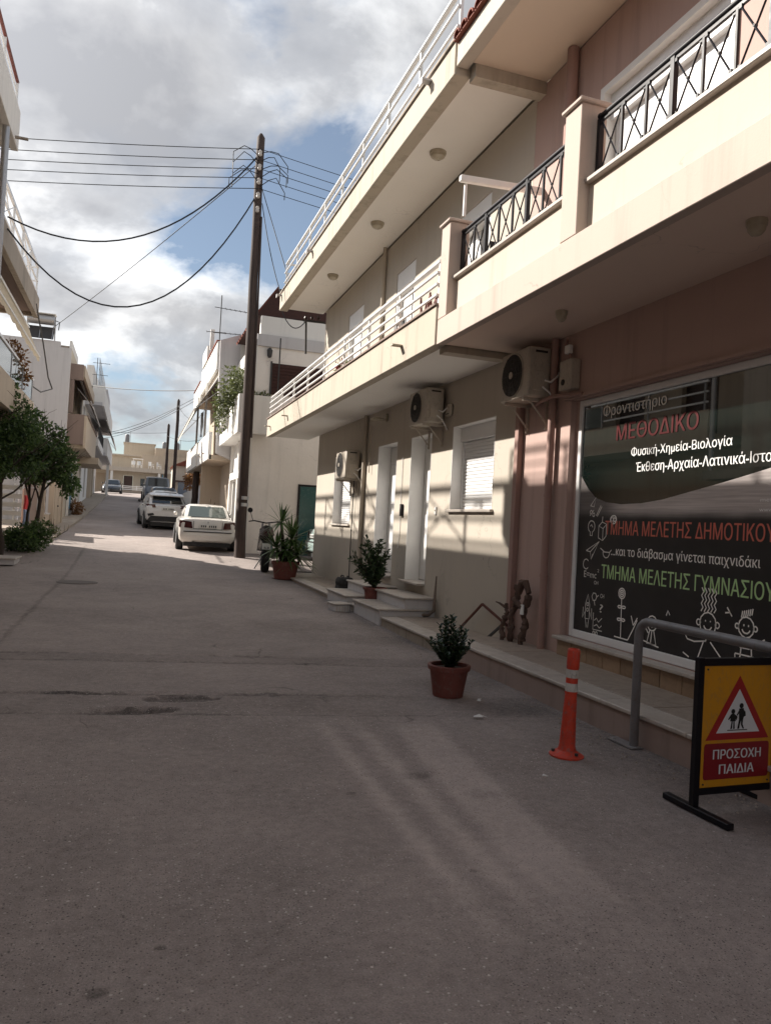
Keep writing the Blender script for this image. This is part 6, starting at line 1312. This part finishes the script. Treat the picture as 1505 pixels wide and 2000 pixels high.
def tall_white():
    h = thing('tall_white_house', 'tall blank-sided white house with brown balconies on the left', 'house'); Y0 = 37.0
    wallx(-2.90, -.3, Y0, 47.0, .8, 8.75, [(38.5, 40.5, 6.1, 7.9), (39, 40.5, 1.3, 3.4), (42.5, 44.5, 6.1, 7.9), (42, 43.4, 1.3, 3.4)]).build('wall', 'ochre_wall', h)
    B().box(-12, -2.90, Y0 - .3, Y0 - .001, .7, 8.7).build('side_wall', 'grey_white', h); B().box(-12, -3.35, Y0 - .29, Y0 - .02, 8.701, 8.95).build('side_parapet', 'grey_white', h); B().box(-12, -3.0, Y0, 47, 8.751, 8.85).build('roof', 'concrete', h)
    B().box(-3.0, -2.9, Y0, 41, 8.752, 9.1).build('roof_parapet', 'white_wall', h)
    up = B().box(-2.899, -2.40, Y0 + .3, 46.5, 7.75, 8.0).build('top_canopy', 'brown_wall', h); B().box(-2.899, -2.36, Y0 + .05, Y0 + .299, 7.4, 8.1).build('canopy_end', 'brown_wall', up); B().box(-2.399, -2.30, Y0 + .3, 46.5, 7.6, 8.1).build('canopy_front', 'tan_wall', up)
    B().box(-2.88, -2.72, Y0 + .06, Y0 + .28, 5.9, 7.39).build('column', 'brown_wall', h)
    bal = B().box(-2.899, -2.2, Y0 + .3, 47, 4.35, 4.55).build('balcony_slab', 'ochre_wall', h); B().box(-2.95, -2.2, Y0 + .05, Y0 + .299, 4.5, 5.85).build('balcony_end', 'brown_wall', bal); B().box(-2.199, -2.1, Y0 + .05, 47, 4.35, 5.8).build('balcony_parapet', 'tan_wall', bal); B().box(-2.22, -2.05, Y0 + .3, 47, 5.801, 5.86).build('coping', 'brown_wall', bal)
    for (a, b_, c, d_, m) in ((38.5, 40.5, 6.1, 7.9, 'brown_door'), (39, 40.5, 1.3, 3.4, 'blue_door'), (42.5, 44.5, 6.1, 7.9, 'glass_dark'), (42, 43.4, 1.3, 3.4, 'white_paint')):
        o = B().box(-3.1, -3.02, a + .05, b_ - .05, c, d_ - .05).build('door', m, h)
    o = B().box(-2.88, -2.80, 39.0, 40.6, 1.6, 3.3).build('street_door', 'blue_door', h); B().box(-2.88, -2.77, 38.86, 38.99, 1.2, 3.45).build('frame', 'white_paint', o); B().box(-2.88, -2.77, 40.61, 40.74, 1.2, 3.45).build('frame', 'white_paint', o)
    for y in (41.5, 43.6, 45.4): B().box(-2.899, -2.72, y, y + .3, 1.2, 4.2).build('pilaster', 'white_wall', h)
    can = B().box(-2.899, -1.75, 43.0, 48.0, 4.0, 4.34).build('door_canopy', 'tan_wall', h)
    t = thing('solar_heater', 'solar water heater with tank on the tall white house roof', 'water heater', loc=(-4.2, Y0 - .15, 8.96))
    B().tube([(-.55, 0, .9), (.55, 0, .9)], .22, 14).build('tank', 'steel', t, True); B().hexa([(-.55, -.25, .02), (.55, -.25, .02), (.55, -.2, .02), (-.55, -.2, .02)], [(-.55, .15, .62), (.55, .15, .62), (.55, .2, .62), (-.55, .2, .62)]).build('collector', 'dark_grey', t)
    for x in (-.5, -.02, .5): B().bar((x, -.28, .0), (x, .12, .66), .03, .03).build('frame_bar', 'steel', t)
    for x in (-.56, .56): B().bar((x, .3, 0), (x, .05, 1.1), .05, .05).build('leg', 'steel', t)
    B().box(-.6, .6, -.24, .24, 1.125, 1.15).build('cover', 'white_paint', t); B().tube([(.6, 0, .9), (.75, 0, .85), (.72, 0, .5)], .02, 6).build('pipe', 'dark_grey', t)
tall_white()
awning('brown_awning', 'rolled-out brown awning on the tall white house balcony', 'awning_brown', (-2.6, 37.6, 7.7), (-2.6, 46.0, 7.7), (-1.9, 37.6, 6.3), (-1.9, 46.0, 6.3), .0, False)
def far_left():
    h = thing('far_left_flats', 'white terraced flats with railed balconies down the far left street', 'building')
    wallx(-3.0, -.3, 47.2, 70.0, 1.4, 8.9, [(49 + 4.5 * i, 50.6 + 4.5 * i, z0, z1) for i in range(5) for z0, z1 in ((5.9, 7.8), (2.4, 4.4))]).build('wall', 'white_wall', h)
    B().box(-12, -3.3, 46.9, 47.2, 1.3, 9.6).build('side_wall', 'white_wall', h); B().box(-12, -3.0, 47.2, 70, 8.901, 9.0).build('roof', 'concrete', h)
    for i in range(5):
        for z0, z1 in ((5.9, 7.8), (2.4, 4.4)): B().box(-3.2, -3.12, 49.05 + 4.5 * i, 50.55 + 4.5 * i, z0, z1).build('door', 'brown_door' if i % 2 else 'glass_dark', h)
    for (y0, y1, x, z, ht) in ((47.5, 56, -2.0, 5.55, .2), (56.5, 69.5, -1.75, 5.6, 1.0), (50, 69.9, -1.9, 8.2, 1.0)):
        s = B().box(-2.999, x - .1, y0, y1, z - .2, z).build('balcony_slab', 'grey_white', h); B().box(x - .099, x, y0, y1, z - .22, z + ht).build('balcony_front', 'white_wall', s); B().box(-2.999, x - .1, y0, y0 + .12, z + .001, z + ht).build('balcony_end', 'white_wall', s)
    B().box(-2.999, -2.6, 50, 56, 9.01, 10.4).build('roof_room', 'white_wall', h); B().box(-2.9, -1.95, 56, 62, 9.01, 9.9).build('roof_wall', 'grey_white', h)
    r = thing('far_balcony_railing', 'thin dark railing on the far left flats balcony', 'railing')
    for z in (5.8, 6.5): B().tube([(-2.03, 47.6, z), (-2.03, 55.9, z)], .02, 5).build('rail', 'dark_grey', r)
    for i in range(20): B().tube([(-2.03, 47.7 + i * .43, 5.75), (-2.03, 47.7 + i * .43, 6.5)], .012, 4).build('baluster', 'dark_grey', r)
    r = thing('roof_cage', 'thin white wire fence on the far left roof', 'railing')
    for z in (9.6, 10.3, 10.9): B().tube([(-2.3, 50.1, z), (-2.3, 60, z - .1)], .015, 4).build('rail', 'steel', r)
    for i in range(12): B().tube([(-2.3, 50.1 + i * .9, 9.0), (-2.3, 50.1 + i * .9, 10.9)], .018, 4).build('post', 'steel', r)
    antenna('spindly roof antenna above the far left flats', -2.35, 48.5, 9.0, 1.6, ((1.3, 1, 0, 0, .7, 3), (.6, 1, 0, 0, .6, 2)))
    b = B().box(-2.05, -1.85, 66.2, 66.4, 2.7, 5.4).build('drain_pipe', 'white_wall', h)
    for y in (57.5, 60.5): B().box(-2.999, -2.75, y, y + .5, 2.0, 5.3).build('pilaster', 'tan_wall', h)
far_left()
awning('flats_awning', 'faded striped awning on the far left flats', 'awning_brown', (-1.95, 57.2, 7.9), (-1.95, 68.0, 7.9), (-1.45, 57.2, 6.7), (-1.45, 68.0, 6.7), .15, False)
def left_pavement():
    b = B(); ys = [18 + i for i in range(53)]; v = []
    for y in ys:
        e = -2.25 + .35 * max(0, min(1, (y - 30) / 25)); v += [(-4.5, y, gz(y) + .10), (e, y, gz(y) + .10), (e + .01, y, gz(y) - .1)]
    n = len(ys); b.add(v, [(3 * i + k, 3 * i + k + 1, 3 * i + 4 + k, 3 * i + 3 + k) for i in range(8, n - 1) for k in (0, 1)]); b.add([(-4.5, 26, gz(26) + .1), (-2.25, 26, gz(26) + .1), (-2.24, 26, gz(26) - .1), (-4.5, 26, gz(26) - .1)], [(0, 3, 2, 1)])
    tag(b.build('left_pavement', 'concrete'), kind='structure')
left_pavement()

# ------------------------------------------------------------------ end of the street
def cream_house():
    h = thing('cream_house', 'cream flat-roofed house with terrace and brown door closing the street', 'house'); Y = 95.0
    f = B(); wb = wallx(0, .3, -7.5, 6.0, 3.7, 6.45, [(-1.0, .05, 3.9, 5.85), (.9, 2.4, 4.5, 5.6), (-5.5, -2.6, 3.8, 6.0)])
    wb.v = [(y, Y + x, z) for x, y, z in wb.v]; wb.build('front_wall', 'ochre_wall', h, fix=True)
    o = B().box(-.98, .03, Y + .1, Y + .16, 3.9, 5.83).build('front_door', 'brown_door', h); o = B().box(.9, 2.4, Y + .1, Y + .16, 4.5, 5.6).build('window', 'glass_dark', h); B().box(1.6, 1.68, Y + .05, Y + .099, 4.5, 5.6).build('frame', 'white_paint', o)
    B().box(-5.5, -2.6, Y + 1.2, Y + 1.3, 3.7, 6.2).build('porch_back', 'tan_wall', h)
    sl = B().box(-7.5, 4.2, Y - 1.2, Y + 1, 6.45, 6.72).build('terrace_slab', 'cream', h); B().box(-7.5, 4.2, Y - 1.25, Y - 1.1, 6.3, 6.78).build('terrace_edge', 'cream', sl)
    for x in (-2.3, 2.95): B().box(x - .14, x + .14, Y - 1.15, Y - .9, 3.75, 6.29).build('column', 'white_wall', h)
    B().box(3.3, 3.4, Y - 1.0, Y + 0, 3.8, 6.2).build('side_screen', 'blue_door', h)
    B().box(-7.5, .9, Y + 3, Y + 3.3, 6.72, 8.35).build('upper_wall', 'ochre_wall', h); B().box(-7.6, .95, Y + 2.6, Y + 3.35, 8.351, 8.5).build('upper_roof', 'cream', h)
    B().box(.9, 12, Y + 2, Y + 2.3, 6.72, 8.6).build('upper_wall', 'tan_wall', h)
    B().box(-1.2, 2.45, Y + 5, Y + 9, 8.4, 10.1).build('roof_block', 'ochre_wall', h); B().box(-1.3, 2.55, Y + 4.9, Y + 9, 10.101, 10.2).build('roof_block_top', 'cream', h); B().box(2.46, 12, Y + 3, Y + 9, 8.601, 9.6).build('roof_block', 'tan_wall', h)
    B().box(-2.55, 1.9, Y - 5, Y - 4.9, 3.6, 4.0).build('fence_wall', 'concrete', h)
    for k in range(3): B().box(-2.5, 1.9, Y - 4.98, Y - 4.92, 4.06 + k * .18, 4.14 + k * .18).build('fence_rail', 'white_paint', h)
    for x in (-2.5, -1.0, .5, 1.85): B().box(x - .04, x + .04, Y - 4.9, Y - 4.84, 3.9, 4.55).build('fence_post', 'white_paint', h)
    # chairs and table on the terrace
    for i, x in enumerate((.0, .7, 2.0, 2.9)):
        t = thing('terrace_chair', ('leftmost', 'second', 'third', 'rightmost')[i] + ' white plastic chair on the far cream terrace', 'chair', 'white chairs on the terrace', (x, Y - .5, 6.721), .4 * i)
        B().box(-.22, .22, -.22, .22, .40, .45).build('seat', 'white_paint', t); B().box(-.22, .22, .19, .24, .45, .9).build('backrest', 'white_paint', t)
        for a in (-.19, .19):
            for c in (-.19, .19): B().box(a - .025, a + .025, c - .025, c + .025, 0, .4).build('leg', 'white_paint', t)
        for a in (-.24, .22): B().box(a, a + .03, -.2, .2, .6, .64).build('armrest', 'white_paint', t)
    t = thing('terrace_table', 'stacked white table on the far cream terrace', 'table', loc=(.5, Y + .3, 6.721)); B().box(-.6, .6, -.4, .4, 1.15, 1.22).build('top', 'white_paint', t)
    for a in (-.5, .5): B().box(a - .03, a + .03, -.03, .03, 0, 1.15).build('leg', 'white_paint', t)
    for i, (x, l) in enumerate(((-.9, 'left'), (3.6, 'middle'), (5.2, 'right'))):
        t = thing('roof_tank', l + ' grey water tank on the far cream house roof', 'water tank', 'roof water tanks', (x, Y + 6, 10.2 if x < 2.4 else 9.6)); B().lathe([(.25, 0), (.27, .1), (.27, .9), (.18, 1.05)], 14).build('tank', 'grey_metal', t, True, fix=True); B().tube([(.35, 0, 0), (.35, 0, 1.5)], .03, 5).build('pipe', 'steel', t)
cream_house()
def red_roof_house():
    h = thing('red_roof_house', 'small cream house with red tiled gable behind the poles', 'house'); Y = 75.0
    B().box(3.7, 9, Y, Y + 6, 3.0, 6.2).build('wall', 'cream', h); rf = B().prism([(3.5, Y - .3, 6.2), (5.1, Y - .3, 6.95), (8.0, Y - .3, 6.95), (9.3, Y - .3, 6.2)], (0, 6.5, 0)).build('roof', 'roof_tile', h)
    for k in range(6): B().box(3.75 + k * .24, 9 - k * .2, Y - .36, Y - .31, 6.22 + k * .115, 6.28 + k * .115).build('tile_row', 'roof_tile', rf)
    B().box(3.6, 9, Y - 2, Y - .1, 4.6, 4.75).build('porch_roof', 'brown_door', h)
    B().box(4.0, 5.2, Y - 1.8, Y - 1.7, 3.2, 4.6).build('garage_door', 'car_blue', h); B().box(3.55, 3.75, Y - 2, Y - 1.8, 3.1, 4.6).build('post', 'white_wall', h)
    w_ = thing('white_yard_wall', 'white garden wall under the far white balcony', 'wall'); B().box(2.95, 3.2, 41, 48, 1.1, 2.9).build('wall', 'white_wall', w_); B().box(3.2, 4.6, 47.8, 48, 1.6, 3.4).build('return', 'grey_white', w_)
    t = thing('bare_potted_tree', 'bare sapling in a dark pot by the far house wall', 'potted plant', loc=(2.98, 31.4, gz(31.4))); B().lathe([(.14, 0), (.18, .3)], 14).build('pot', 'dark_grey', t, fix=True); rnd = random.Random(4); b = B(); limb(b, Vector((0, 0, .2)), (.05, 0, 1), 1.2, .025, rnd, 1, []); b.build('stem', 'bark', t)
red_roof_house()
